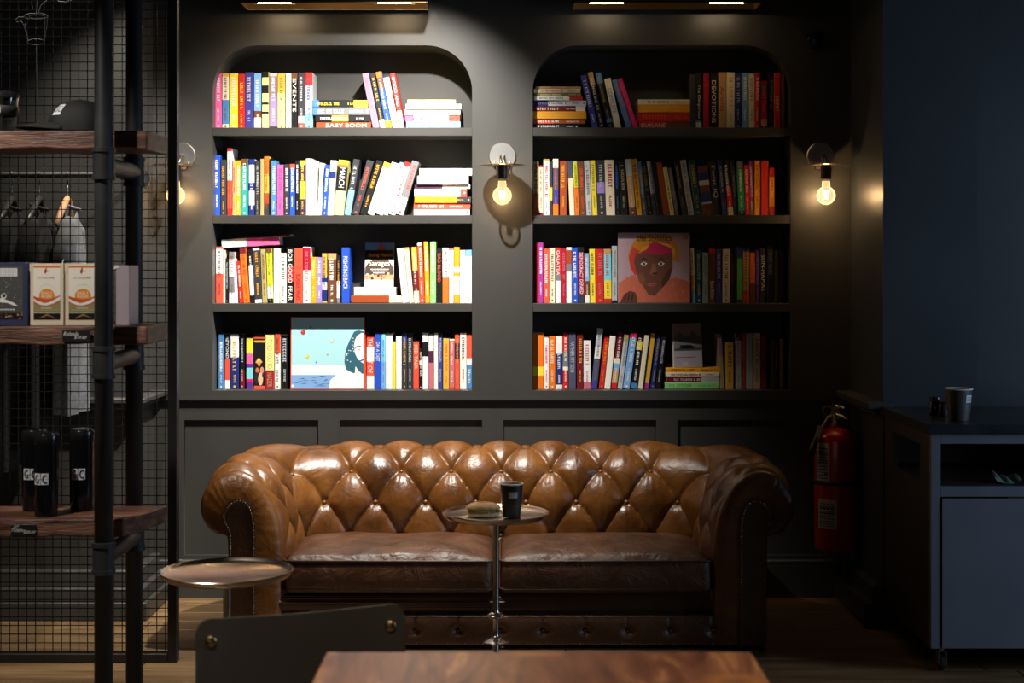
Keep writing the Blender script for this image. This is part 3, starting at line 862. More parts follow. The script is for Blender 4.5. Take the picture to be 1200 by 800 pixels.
# pictured figures printed low on the wide black spine of the bottom shelf
for o_ in [o for o in bpy.data.objects if o.get('label', '').startswith('upright black-and-coral book, bright-bay bottom')][:1]:
    q = MB(); tt = .0465; HH = .205
    for cx, cz, rx, rz, c in ((.45,.54,.30,.035,'e8a24a'),(.45,.57,.17,.045,'f0b860'),(.47,.50,.13,.05,'d88a5c'),(.30,.37,.15,.06,'c8704c'),(.72,.37,.17,.075,'d08a78'),(.25,.22,.2,.12,'2c2830'),(.60,.20,.22,.13,'e8b88c'),(.85,.28,.12,.05,'30262c')):
        q.disc(tt*cx, HH*cz, tt*rx, -.0005-.0001*len(q.v)/30, 12, hexc(c), HH*rz)
    tag(q.build('cover_picture', M['print'], o_), kind='stuff')
# two thin books lying on top of the uprights
zt3 = PZ(288.5, YS[2]); Yb = YS[2]+.004
lay = make_book((PZ(279.5,Yb)-PZ(289.5,Yb)), PX(327.5,Yb)-PX(260,Yb), .12, [(.43,'white'),(1,'pink')], 'rose', 'START@.12-.42', 'white and pink book lying across upright books, bright-bay third-shelf', 'books laid across', (PX(327.5,Yb), Yb, zt3+.006), R(-93.2))
make_book(.010, .215, .108, [(1,'brown')], 'tan', None, 'thin brown book lying on the white and pink book, bright-bay third-shelf', 'books laid across', (PX(340,Yb+.02), Yb+.02, PZ(276.8,Yb)), R(-93.4))
# face-out book with a pictorial cover, leaning on the recess back over a small stack
Yq = 6.31; zq = PZ(336.6, YS[2]) + .0014
t = thing('book', 'face-out paperback with yellow Savages lettering, propped on two flat books in the bright bay', 'book', (PX(444, Yq), Yq, zq), (R(-12), 0, 0))
Wb, Hb = .118, .186
q = MB(); q.bbox(-Wb/2, Wb/2, 0, .018, 0, Hb, .0008, PAL['white']); q.build('cover', M['print'], t)
q = MB(); q.box(-Wb/2+.001, Wb/2+.0006, .0015, .0165, .001, Hb+.0006); q.build('pages', M['pages'], t)
q = MB(); y = -.0005; h = Wb/2
q.poly([(-h,Hb*.62),(h,Hb*.62),(h,Hb),(-h,Hb)], y, hexc('231a18'))
q.poly([(-h,Hb*.83),(h,Hb*.83),(h,Hb*.995),(-h,Hb*.995)], y-.0002, hexc('6c93b8'))
q.poly([(-h*.2,Hb*.83),(h*.45,Hb*.83),(h*.3,Hb*.9),(h*.15,Hb*.985),(0,Hb*.985),(-.004,Hb*.9)], y-.0004, hexc('b8502c'))
q.poly([(-h,Hb*.16),(h,Hb*.16),(h*.96,Hb*.45),(h*.6,Hb*.62),(-h*.6,Hb*.62),(-h*.97,Hb*.45)], y-.0002, hexc('3a211a'))
q.poly([(-h,Hb*.16),(h,Hb*.16),(h,Hb*.27),(-h,Hb*.27)], y-.0004, hexc('c98a62'))
rr = random.Random(3)
for k in range(26):
    q.disc(rr.uniform(-h*.9,h*.9), Hb*rr.uniform(.17,.30), .005*rr.uniform(.6,1.3), y-.0006, 7, hexc(rr.choice(['8a3c24','e0a878','f2d3b0','5b2a1c','b4683c'])))
put_text(q, 'Going Native', -h*.78, h*.9, Hb*.66, Hb*.76, y-.0007, hexc('e6a21c'))
put_text(q, 'Savages', -h*.72, h*.72, Hb*.44, Hb*.60, y-.0007, hexc('f2f0c8'))
for k, (a, b) in enumerate(((-.6,.7), (-.5,.62), (-.4,.4))):
    for j in range(6): q.box(h*(a+(b-a)*j/6), h*(a+(b-a)*(j+.8)/6), y-.001, y-.0007, Hb*(.385-.04*k), Hb*(.405-.04*k), hexc('f3ead8'))
q.build('cover_print', M['print'], t)
# record sleeve: sea, sky and a drawn woman
def sleeve(label, px0, px1, pt, pb, Yp, lean, edge, depth=.005):
    z0 = ZT[3 if pb > 400 else 2] + .0008
    Wd = PX(px1, Yp)-PX(px0, Yp); Hd = PZ(pt, Yp) - z0
    t = thing('record_sleeve', label, 'record', (PX(px0, Yp), Yp, z0), (R(-lean), 0, 0))
    q = MB(); q.bbox(0, Wd, 0, depth, 0, Hd, .0006, edge); q.build('sleeve', M['print'], t)
    return t, Wd, Hd
t, W_, H_ = sleeve('square record sleeve with sea, pale sky and drawn dark-haired woman, bright-bay bottom-shelf', 340.3, 427, 371.3, 456.6, 6.245, 2.0, PAL['coral'])
q = MB(); U = lambda x, z: (W_*x, H_*z); B = .012
def P(pts, col, y): q.poly([U(*p) for p in pts], y, hexc(col))
P([(B,B),(1-B,B),(1-B,1-B),(B,1-B)], 'a8d8dc', -.0004)
P([(B,B),(1-B,B),(1-B,.34),(B,.34)], 'd8eef0', -.0006)
P([(B,B),(.62,B),(.62,.2),(B,.2)], '7fa6d6', -.0008)
for k in range(26):
    x = rr.uniform(.02,.48); z = rr.uniform(.03,.18); l = rr.uniform(.04,.12); P([(x,z),(x+l,z+.003),(x+l*.6,z+.012)], '3f639c', -.001)
for x, z, r_, c in ((.17,.79,.034,'b03a30'),(.27,.86,.014,'7d6a60'),(.56,.67,.032,'b9c9b0'),(.23,.45,.024,'e0b73c'),(.5,.48,.012,'a88'+'a9c'),(.35,.375,.012,'4a7d92'),(.03,.05,.018,'e8f0f8')):
    q.disc(W_*x, H_*z, W_*r_, -.001, 12, hexc(c)); q.disc(W_*x-W_*r_*.3, H_*z+W_*r_*.3, W_*r_*.4, -.0012, 8, tuple(min(1, k*1.5+.05) for k in hexc(c)))
P([(.52,B),(.54,.13),(.62,.2),(.72,.245),(.80,.27),(1-B,.26),(1-B,B)], 'f2efe9', -.0011)
P([(.86,.80),(.92,.815),(1-B,.80),(1-B,.22),(.95,.2),(.9,.27),(.86,.22),(.8,.25),(.75,.28),(.73,.38),(.74,.5),(.76,.58),(.80,.68)], '2f5f70', -.0013)
P([(.90,.74),(.96,.78),(1-B,.77),(1-B,.36),(.95,.38),(.91,.42),(.87,.5),(.86,.6),(.87,.68)], 'f4f2ee', -.0015)
P([(.88,.32),(.92,.26),(1-B,.2),(1-B,B),(.88,B),(.87,.2)], 'f0ede6', -.0015)
P([(.865,.565),(.90,.60),(.955,.6),(.955,.588),(.90,.585),(.87,.555)], '2a3c4a', -.0017)
P([(.90,.545),(.93,.552),(.95,.545),(.93,.538)], '5a6c78', -.0017)
P([(.91,.40),(.95,.405),(1-B,.43),(1-B,.40),(.95,.385)], '2f5f70', -.0017)
for k in range(14): q.disc(W_*rr.uniform(.76,.86), H_*rr.uniform(.3,.72), W_*.008, -.0016, 6, hexc('e8efe6'))
q.build('sleeve_print', M['print'], t)
t, W_, H_ = sleeve('square record sleeve with a portrait in orange headscarf over coral, dim-bay third-shelf', 724.4, 808.6, 272.4, 355, 6.246, 2.5, hexc('b39aa0'))
q = MB()
P([(.005,.005),(.995,.005),(.995,.995),(.005,.995)], 'ac8f96', -.0004)
P([(.005,.005),(.995,.005),(.995,.30),(.8,.36),(.6,.30),(.4,.28),(.2,.40),(.005,.28)], 'b9624a', -.0006)
for k in range(60):
    x = rr.uniform(.02,.95); z = rr.uniform(.02,.36); a = rr.uniform(0,6.28); l = rr.uniform(.04,.09)
    P([(x,z),(x+l*math.cos(a)*.5,max(.01,z+l*math.sin(a))),(x+.012,z+.01)], rr.choice(['d07a5c','a8482e','c87858','e09a78','b85a34']), -.0008)
P([(.5,.98),(.3,.96),(.2,.84),(.14,.68),(.17,.5),(.24,.40),(.3,.5),(.72,.5),(.78,.62),(.84,.56),(.86,.7),(.8,.86),(.68,.98)], 'c07a1e', -.001)
P([(.2,.80),(.15,.64),(.18,.48),(.24,.38),(.27,.44),(.24,.6),(.3,.74)], 'c03a30', -.0012)
P([(.30,.72),(.38,.82),(.5,.86),(.72,.86),(.76,.78),(.74,.68),(.6,.66),(.45,.70)], 'b02448', -.0012)
P([(.22,.60),(.25,.70),(.4,.72),(.6,.68),(.75,.72),(.76,.5),(.72,.35),(.62,.22),(.5,.10),(.42,.12),(.32,.28),(.26,.40)], '6a4030', -.0014)
P([(.48,.56),(.52,.56),(.54,.42),(.5,.39),(.44,.41)], '8a5a44', -.0016)
P([(.40,.27),(.47,.29),(.54,.27),(.50,.235),(.43,.235)], 'a4504a', -.0016)
for x in (.36, .60):
    P([(x-.05,.555),(x,.585),(x+.05,.56),(x,.525)], 'd8cfc4', -.0016); q.disc(W_*x, H_*.555, W_*.018, -.0018, 10, hexc('1a120e'))
    P([(x-.06,.61),(x,.64),(x+.06,.615),(x,.622)], '241712', -.0016)
P([(.03,.01),(.08,.12),(.16,.17),(.24,.15),(.27,.06),(.26,.01)], '5a3524', -.0016)
for k in range(3): P([(.08+.05*k,.04),(.10+.05*k,.13),(.112+.05*k,.13),(.10+.05*k,.04)], '2f1a12', -.0018)
P([(.46,.42),(.50,.40),(.56,.405),(.54,.44),(.5,.43)], '4a2a1e', -.0017)
P([(.26,.40),(.33,.42),(.38,.34),(.36,.24),(.30,.28)], '7d4d39', -.0015); P([(.62,.22),(.72,.35),(.74,.5),(.68,.44),(.6,.3)], '4c2b1f', -.0015)
P([(.41,.255),(.56,.252),(.50,.262)], '5a2420', -.0017)
P([(.30,.72),(.36,.80),(.44,.84),(.40,.76)], 'e08a2c', -.0014); P([(.55,.86),(.72,.84),(.8,.76),(.78,.64),(.74,.78),(.64,.82)], 'd8a030', -.0014)
put_text(q, 'the Stylistics', W_*.26, W_*.74, H_*.85, H_*.97, -.0018, hexc('16202c'), slant=.004)
put_text(q, '52', W_*.91, W_*.97, H_*.91, H_*.955, -.0018, hexc('22304a'))
q.build('sleeve_print', M['print'], t)
# small grey book standing on the dim bay's flat stack
zg = PZ(430.9, YS[3]) + .0014; Yg = 6.285
t = thing('book', 'grey face-out paperback with a hazy landscape, standing on the green-and-yellow flat stack', 'book', (PX(806.8, Yg), Yg, zg), (R(-4), R(-1.2), R(6)))
Wb, Hb = .119, .181; h = Wb/2
q = MB(); q.bbox(-h, h, 0, .022, 0, Hb, .0008, hexc('a8a0a2')); q.build('cover', M['print'], t)
q = MB(); q.box(-h-.0005, h-.002, .002, .020, .001, Hb+.0005); q.build('pages', M['pages'], t)
q = MB(); UU = lambda x, z: (Wb*(x-.5), Hb*z)
q.poly([UU(.02,.40),UU(.98,.40),UU(.98,.68),UU(.82,.72),UU(.68,.84),UU(.6,.74),UU(.4,.70),UU(.22,.80),UU(.1,.70),UU(.02,.66)], -.0004, hexc('77777a'))
q.poly([UU(.02,.38),UU(.98,.38),UU(.98,.46),UU(.6,.43),UU(.3,.46),UU(.02,.42)], -.0006, hexc('4a4a4c'))
for k in range(12): q.box(Wb*(rr.uniform(.2,.75)-.5), Wb*(rr.uniform(.2,.75)-.5)+.002, -.0008, -.0006, Hb*.42, Hb*rr.uniform(.45,.52), hexc('2c2c2e'))
for k in range(7): q.box(Wb*(.08+.1*k-.5), Wb*(.08+.1*k+.075-.5), -.0008, -.0004, Hb*.225, Hb*.24, hexc('8a5a60'))
q.poly([UU(.3,.02),UU(.5,.02),UU(.5,.14),UU(.3,.12)], -.0004, hexc('b8b4ae'))
q.build('cover_print', M['print'], t)
# ------------------------------------------------------------------ the buttoned leather sofa
XC = -.05; HWD = .75; YBK = 5.80; RC = .13; YFR = 5.365
La = HWD - RC; Lc = RC*math.pi/2; Ls = YBK - RC - YFR; SMAX = La + Lc + Ls
DS, DV, V0 = .19, .1215, 0.0
prof = [(0,.02),(0,.12),(0,.22),(-.002,.32),(.004,.40),(.02,.475),(.055,.55),(.105,.602),(.165,.622),(.225,.605),(.268,.56),(.287,.50),(.275,.445),(.24,.405),(.205,.40),(.19,.385),(.187,.30),(.187,.15),(.187,.02)]
panel = [(.088,.02),(.088,.12),(.088,.22),(.088,.32),(.088,.41),(.094,.47),(.108,.508),(.13,.526),(.158,.529),(.185,.515),(.203,.49),(.208,.463),(.2,.44),(.188,.42),(.183,.40),(.182,.38),(.182,.30),(.182,.15),(.182,.02)]
def catmull(P, m):
    out = []
    for i in range(len(P)-1):
        p0 = P[max(i-1,0)]; p1 = P[i]; p2 = P[i+1]; p3 = P[min(i+2,len(P)-1)]
        for k in range(m):
            t = k/m
            out.append(tuple(.5*((2*b)+(-a+c)*t+(2*a-5*b+4*c-d)*t*t+(-a+3*b-3*c+d)*t**3) for a, b, c, d in zip(p0,p1,p2,p3)))
    out.append(P[-1]); return out
PR = catmull(prof, 9); PN = catmull(panel, 9)
vl = [0]
for a, b in zip(PR, PR[1:]): vl.append(vl[-1] + math.hypot(b[0]-a[0], b[1]-a[1]))
vC = next(v for v, p in zip(vl, PR) if p[1] >= .315)          # arc length of the lowest button row
def nrm(i):
    a = PR[max(i-1,0)]; b = PR[min(i+1,len(PR)-1)]; tx, tz = b[0]-a[0], b[1]-a[1]; l = math.hypot(tx,tz) or 1
    return (-tz/l, tx/l)
def path(s):
    sg = 1 if s >= 0 else -1; a = abs(s)
    if a <= La: x, y, nx, ny = a, YBK, 0, 1
    elif a <= La+Lc:
        th = (a-La)/RC; x, y = La+RC*math.sin(th), YBK-RC+RC*math.cos(th); nx, ny = math.sin(th), math.cos(th)
    else: x, y, nx, ny = HWD, YBK-RC-(a-La-Lc), 1, 0
    return XC+sg*x, y, sg*nx, ny
S_OFF = .008
VTOP = vC + DV*3.9
def tuft(s, v):
    p = (s-S_OFF)/DS; q = (v-vC)/DV
    n0 = math.floor(q); q = n0+1-(n0+1-q)**.72
    al = p+q/2; be = p-q/2
    a = abs(math.sin(math.pi*al)); b = abs(math.sin(math.pi*be))
    h = .036*(min(a,1)*min(b,1))**.34
    da = al-round(al); db = be-round(be); d = math.hypot((da+db)/2*DS, ((v-vC)/DV-round((v-vC)/DV))*DV if abs(da)<.3 and abs(db)<.3 else .05)
    h -= .010*math.exp(-(d/.016)**2)
    # gathered creases radiating from buttons
    ang = math.atan2((da-db)*DV, (da+db)/2*DS)
    h += .0016*math.sin(ang*14+s*40)*math.exp(-(d/.05)**2)*min(1, d/.01)
    return h
def fade(s, v):
    f = 1.0
    if v > VTOP-.06: f *= max(0, min(1, (VTOP+.05-v)/.11))
    e = SMAX-abs(s)
    if e < .05: f *= max(0, e/.05)**.8
    if v < .06: f *= v/.06
    return f
sofa = thing('chesterfield_sofa', 'deep-buttoned tan leather sofa with rolled arms below the bookcases', 'sofa', (XC, 5.7, 0))
off = Matrix.Translation((-XC, -5.7, 0))
q = MB(); q.m = off
NS = 430; ss = [-SMAX + 2*SMAX*i/NS for i in range(NS+1)]
vs = []
for s in ss:
    x, y, nx, ny = path(s)
    for i, (n, z) in enumerate(PR):
        h = tuft(s, vl[i])*fade(s, vl[i]); nn, nz = nrm(i)
        n2 = n + nn*h; z2 = z + nz*h
        vs.append((x+nx*n2, y+ny*n2, z2))
W = len(PR)
fs = [(i*W+j, (i+1)*W+j, (i+1)*W+j+1, i*W+j+1) for i in range(NS) for j in range(W-1)]
q.add(vs, fs)
# rounded fronts of both arms
K = 8
for sg in (-1, 1):
    cv = []
    for k in range(K+1):
        th = R(90)*k/K; b = 1-math.cos(th); fw = math.sin(th)*.040
        for i in range(W):
            n = PR[i][0]*(1-b)+PN[i][0]*b; z = PR[i][1]*(1-b)+PN[i][1]*b
            puck = .0008*math.sin(i*1.1+1.5*math.sin(i*.37))*math.sin(th*2) if .40 < PR[i][1] else 0
            cv.append((XC+sg*(HWD+n), YFR-fw+puck, z))
    fs = [(k*W+j, (k+1)*W+j, (k+1)*W+j+1, k*W+j+1) for k in range(K) for j in range(W-1)]
    if sg < 0: fs = [f[::-1] for f in fs]
    q.add(cv, fs)
o = q.build('upholstered_shell', M['leather'], sofa, True); fix_normals(o)
me = o.data
# buttons
bmesh_btn = MB(); bmesh_btn.sphere((0,0,0), .0098, 12, 8); bt = None
for row_ in range(0, 4):
    v = vC + DV*row_
    i = min(range(len(vl)), key=lambda k: abs(vl[k]-v))
    for k in range(-7, 8):
        s = S_OFF + DS*(k + (.5 if row_ % 2 else 0))
        if abs(s) > SMAX-.05: continue
        x, y, nx, ny = path(s); nn, nz = nrm(i); n, z = PR[i]; h = .000
        pos = (x+nx*(n+nn*h)-XC, y+ny*(n+nn*h)-5.7, z+nz*h)
        if bt is None: bt = bmesh_btn.build('button', M['leather'], sofa, True); b_ = bt
        else: b_ = bt.copy(); COL.objects.link(b_)
        b_.location = pos
# front panels of the arms with nailheads
def arc_pts(pts, step):
    out = [pts[0]]; acc = 0
    for a, b in zip(pts, pts[1:]):
        L = math.hypot(b[0]-a[0], b[1]-a[1]); t = step-acc
        while t <= L: out.append((a[0]+(b[0]-a[0])*t/L, a[1]+(b[1]-a[1])*t/L)); t += step
        acc = (acc+L) % step
    return out
for sg in (-1, 1):
    pts = [(XC+sg*(HWD+n), z) for n, z in PN]
    q = MB(); q.m = off; yp = YFR-.040
    q.prism(pts, yp-.004, yp+.01); q.build('arm_front_panel', M['leather_shaded'], sofa)
    q = MB(); q.m = off
    cx = XC+sg*(HWD+.135)
    for (x, z) in arc_pts([(cx+(x-cx)*.86, z-.008 if z > .45 else z) for x, z in pts], .0105):
        q.sphere((x, yp-.005, z), .0038, 6, 4, (1,.6,1))
    tag(q.build('nailheads', M['agedbrass'], sofa, True), kind='stuff')
# seat cushions
def cushion(x0, x1, y0, y1, z0, z1, crown, seed):
    q = MB(); q.m = off; NX, NY, NZ = 44, 34, 10; r = .028
    ph = [random.Random(seed).uniform(0, 6.28) for _ in range(12)]
    def wr(x, y):
        f = 0
        for k in range(6):
            fx = 14+k*9; fy = 9+k*7
            f += math.sin(x*fx+ph[k]+2*math.sin(y*fy*.7+ph[k+6]))*math.cos(y*fy+ph[(k+3) % 12])/(k+1.5)
        return f
    def pt(u, v, w_):
        X = x0+(x1-x0)*u; Y = y0+(y1-y0)*v; Z = z0+(z1-z0)*w_
        cx_ = min(max(X, x0+r), x1-r); cy = min(max(Y, y0+r), y1-r); cz = min(max(Z, z0+r*.6), z1-.004)
        d = Vector((X-cx_, Y-cy, Z-cz)); rz = d.length
        if rz > 1e-6:
            m_ = max(abs(X-cx_)/r, abs(Y-cy)/r, (abs(Z-cz)/(.004 if Z > cz else r*.6)))
            dn = Vector(((X-cx_)/r, (Y-cy)/r, (Z-cz)/(.004 if Z > cz else r*.6))); L = dn.length
            k = m_/L if L > 0 else 1
            X = cx_+(X-cx_)*k; Y = cy+(Y-cy)*k; Z = cz+(Z-cz)*k
        a = max(0, 1-(2*u-1)**4)*max(0, 1-(2*v-1)**4)
        if w_ > .99:
            Z += crown*a**.6 + .0075*wr(X, Y)*a**.5*(.55+.6*(1-v))
        e = 4*w_*(1-w_)
        if v < .01: Y -= .008*e
        return (X, Y, Z)
    q.grid(lambda a, b: pt(a, b, 1), NX, NY); q.grid(lambda a, b: pt(a, b, 0), NX, 2)
    q.grid(lambda a, b: pt(a, 0, b), NX, NZ); q.grid(lambda a, b: pt(a, 1, b), NX, 4)
    q.grid(lambda a, b: pt(0, a, b), NY, NZ); q.grid(lambda a, b: pt(1, a, b), NY, NZ)
    o = q.build('seat_cushion', M['cushion'], sofa, True)
    import bmesh
    bm = bmesh.new(); bm.from_mesh(o.data); bmesh.ops.remove_doubles(bm, verts=bm.verts, dist=.0004); bmesh.ops.recalc_face_normals(bm, faces=bm.faces); bm.to_mesh(o.data); bm.free()
    p = MB()
    def ring(z, dz=0): 
        pts = []
        for a, b, cxx, cyy, st in ((x0+r, y0+r, -1, -1, 180), (x1-r, y0+r, 1, -1, 270), (x1-r, y1-r, 1, 1, 0), (x0+r, y1-r, -1, 1, 90)):
            for k in range(7):
                th = R(st+90*k/6); pts.append((a+(r+.002)*math.cos(th), b+(r+.002)*math.sin(th), z+.0012*math.sin(a*30+k)))
        return pts
    p.tube(ring(0), .0042, 8, closed=True)
    for zz, nm in ((z1-.003, 'top_piping'), (z0+.018, 'bottom_piping')):
        pp = MB(); pp.m = Matrix.Translation((0,0,zz)); pp.m = off @ pp.m; pp.tube(ring(0), .0042, 8, closed=True); pp.build(nm, M['leather_shaded'], o, True)
cushion(XC-HWD+.006, XC-.016, 5.345, 5.80, .192, .311, .036, 3)
cushion(XC+.008, XC+HWD-.004, 5.345, 5.80, .192, .311, .036, 9)
# base: rounded front rail, buttoned lower panel, deck
xa, xb = XC-HWD-.088, XC+HWD+.088
q = MB(); q.m = off
rp = []
for k in range(13):
    th = R(-90+180*k/12); rp.append((5.375-.03*math.cos(th)-.0, .157+.033*math.sin(th)))
q.add([(x, y, z) for x in (xa, xb) for y, z in rp], [(k, k+1, 14+k-1+0, 13+k) for k in range(12)])
o = q.build('front_rail', M['leather_shaded'], sofa, True); fix_normals(o)
q = MB(); q.m = off
def low(u, v):
    x = xa+(xb-xa)*u; z = .014+.108*v; y = 5.352-.014*(4*v*(1-v))**.5
    if v < 1e-6 or v > 1-1e-6: y = 5.362
    for k in range(-6, 7):
        d = math.hypot(x-(XC+.008+.148*k), (z-.066)*1.3); y += .014*math.exp(-(d/.020)**2)
        dx = abs(x-(XC+.008+.148*k)); y += .004*math.exp(-(dx/.006)**2)*(1 if z > .066 else .3)
    return (x, y, z)
q.grid(low, 330, 22); o = q.build('lower_front_panel', M['leather_shaded'], sofa, True)
lb = None
for k in range(-5, 6):
    if lb is None: q = MB(); q.sphere((0,0,0), .008, 10, 6, (1,.6,1)); lb = q.build('button', M['leather_shaded'], sofa, True); b_ = lb
    else: b_ = lb.copy(); COL.objects.link(b_)
    b_.location = (.008+.148*k, 5.352-5.7, .066)
q = MB(); q.m = off
x = xa+.01
while x < xb: q.sphere((x, 5.346, .021), .0036, 6, 4, (1,.6,1)); x += .0105
tag(q.build('nailheads', M['agedbrass'], sofa, True), kind='stuff')
q = MB(); q.m = off; q.box(xa, xb, 5.40, 5.98, .014, .19); q.build('seat_deck', M['leather_shaded'], sofa)
q = MB(); q.m = off; q.box(XC-HWD-.18, XC+HWD+.18, 5.98, 5.99, .014, .40); q.build('back_cover', M['leather_shaded'], sofa)
for (x, y) in ((-.86,5.42),(.76,5.42),(-.86,5.92),(.76,5.92)):
    q = MB(); q.m = off; q.lathe([(0,0),(.022,0),(.026,.016),(.026,.03),(0,.03)], (x,y,0), 16); q.build('foot', M['cabside'], sofa)

# ------------------------------------------------------------------ round pedestal tables
def round_table(X, Y, label, rz=0):
    t = thing('round_side_table', label, 'table', (X, Y, 0), (0,0,rz), 'round metal pedestal tables')
    Rr = .172; z = .528
    q = MB(); q.lathe([(0,.004),(Rr-.014,.004),(Rr-.006,.010),(Rr-.002,.015),(Rr+.001,.0165),(Rr+.003,.014),(Rr,.006),(Rr-.008,-.001),(Rr-.03,-.004),(.03,-.006),(0,-.006)], (0,0,z-.012), 72)
    fix_normals(q.build('tray_top', M['tray'], t, True, 50))
    q = MB()
    pr = [(0,.516),(.022,.515),(.014,.500),(.0105,.49),(.0105,.215),(.013,.206),(.028,.198),(.030,.194),(.026,.190),(.012,.184),(.0095,.178),(.0095,.132),(.013,.124),(.030,.115),(.043,.111),(.040,.106),(.015,.102),(.010,.094),(.010,.05)]
    q.lathe(pr, n=28); fix_normals(q.build('stem', M['nickel'], t, True, 40))
    q = MB(); q.lathe([(.010,.052),(.02,.04),(.05,.022),(.10,.012),(.128,.008),(.130,.004),(.130,0),(0,0)], n=48); fix_normals(q.build('base', M['nickel'], t, True, 40))
    return t
TMX, TMY = PX(581, 5.02), 5.02
round_table(PX(266, 4.07), 4.07, 'empty round metal pedestal table at the sofa arm beside the mesh screen')
round_table(TMX, TMY, 'round metal pedestal table carrying coffee cup and sandwich, before the sofa')
zt = .520
def cup(X, Y, z, h, r1, body, label, cat='cup', lab=None):
    t = thing('paper_cup', label, cat, (X, Y, z))
    r0 = r1*.74; q = MB()
    q.lathe([(0,.003),(r0-.002,.003),(r0,0),(r0+.0005,0),(r0+(r1-r0)*.35,h*.30),(r0+(r1-r0)*.36+.0012,h*.31),(r1-.001,h*.93),(r1-.002,h*.93),(r1-.0025,h-.004)], n=40); fix_normals(q.build('sleeve', body, t, True, 40))
    q = MB(); q.lathe([(r0-.002,.004),(r1-.003,h-.006),(r1-.0025,h-.002)], n=40); q.build('inner_wall', M['paperwhite'], t, True)
    q = MB(); q.tube([((r1-.0012)*math.cos(2*math.pi*k/40), (r1-.0012)*math.sin(2*math.pi*k/40), h-.003) for k in range(40)], .0026, 8, closed=True); q.build('rim', M['paperwhite'], t, True)
    return t, r0, r1
def curved_label(t, r0, r1, h, a0, a1, zb, zt_, m, name='label', eps=.0009):
    q = MB(); 
    def fn(u, v):
        z = zb+(zt_-zb)*v; r_ = r0+(r1-r0)*(z/h)+eps+.0012; a = R(a0+(a1-a0)*u); return (r_*math.cos(a), r_*math.sin(a), z)
    q.grid(fn, 10, 2); return q.build(name, m, t, True)
M['paperwhite'] = mat('white_paper', (.70,.66,.60), .6)
M['paperblack'] = mat('black_paper_sleeve', (.014,.013,.013), .5)
M['paperdark'] = mat('dark_brown_paper', (.055,.045,.04), .5)
M['labelgrey'] = mat('grey_print_label', (.42,.43,.45), .5)
M['labelwhite'] = mat('white_label', (.72,.73,.76), .5)
cX, cY = PX(599.5, 4.99), 4.99
t, r0, r1 = cup(cX, cY, zt, .112, .0375, M['paperblack'], 'black takeaway coffee cup with grey label beside the sandwich')
curved_label(t, r0, r1, .112, -105, -58, .066, .086, M['labelgrey'])
q = MB()
def on_cyl(mb, s, r_, a0, a1, z0, z1, col):
    vs, fs = text_geo(s); mb.add([(r_*math.cos(R(a0+(a1-a0)*v[0])), r_*math.sin(R(a0+(a1-a0)*v[0])), z0+(z1-z0)*v[1]) for v in vs], fs, col)
on_cyl(q, 'GREGORYS', .0363, -103, -60, .078, .0835, (.02,.02,.02)); on_cyl(q, 'COFFEE', .0358, -103, -60, .0685, .074, (.02,.02,.02))
q.build('printed_mark', M['print'], t)
# sandwich on a sheet of parchment
sX, sY = PX(567, 4.98), 4.98
t = thing('parchment_sheet', 'crumpled brown parchment sheet under the sandwich on the round table', 'paper', (sX, sY, zt+.0006))
q = MB()
q.grid(lambda u, v: ((u-.5)*.15*math.cos(.5)-(v-.5)*.12*math.sin(.5), (u-.5)*.15*math.sin(.5)+(v-.5)*.12*math.cos(.5), .0012+.0016*math.sin(u*9+v*4)+(.010*max(0,u-.86)*8*.3)), 20, 16)
o = q.build('sheet', M['parchment'], t, True)
t = thing('sandwich', 'baguette sandwich with greens lying on parchment on the round table', 'food', (sX-.002, sY, zt+.004), (0,0,R(8)))
M['bread'] = noise_mat('bread_crust', (.55,.28,.11), (.80,.52,.28), 26, .6, .08, .4, mid=(.66,.38,.17))
M['crumb'] = noise_mat('bread_crumb', (.72,.56,.34), (.85,.72,.48), 60, .8, .05, .8, bdist=.002)
M['greens'] = noise_mat('salad_leaf', (.04,.14,.02), (.12,.30,.05), 50, .5, .1, .4)
M['filling'] = noise_mat('tomato_filling', (.35,.05,.02), (.55,.18,.06), 60, .45, .1, .3)
def loaf(z0, z1, top, m, name, sx=.054, sy=.032):
    q = MB()
    def fn(u, v):
        a = 2*math.pi*u; ph = math.pi*v; e = .55
        c, s_ = math.cos(a), math.sin(a); sgn = lambda t_: (1 if t_ >= 0 else -1)
        x = sx*sgn(c)*abs(c)**.7*math.sin(ph)**.5; y = sy*sgn(s_)*abs(s_)**.8*math.sin(ph)**.5
        k = -math.cos(ph); zz = z0+(z1-z0)*((k+1)/2)
        if top: zz = z0+(z1-z0)*max(0, (k+1)/2)**1.2*(1-.25*(x/sx)**2)
        return (x+.0015*math.sin(9*u*6.28), y, zz+.0008*math.sin(u*37+v*21))
    q.grid(fn, 40, 16); return fix_normals(q.build(name, m, t, True))
loaf(0, .019, False, M['crumb'], 'bottom_bun'); loaf(.017, .023, False, M['filling'], 'filling', .050, .031)
q = MB()
for k in range(26):
    a = R(-170+160*k/25+rr.uniform(-5,5)); x, y = .054*math.cos(a), .033*math.sin(a); l = rr.uniform(.010,.018)
    q.add([(x-.006,y,.021),(x+.006,y-.002,.023),(x+.004,y-l,.019+rr.uniform(-.004,.003)),(x-.005,y-l*.8,.022)], [(0,1,2,3)])
tag(q.build('salad_leaves', M['greens'], t, True), kind='stuff')
loaf(.021, .046, True, M['bread'], 'top_bun', .056, .035)

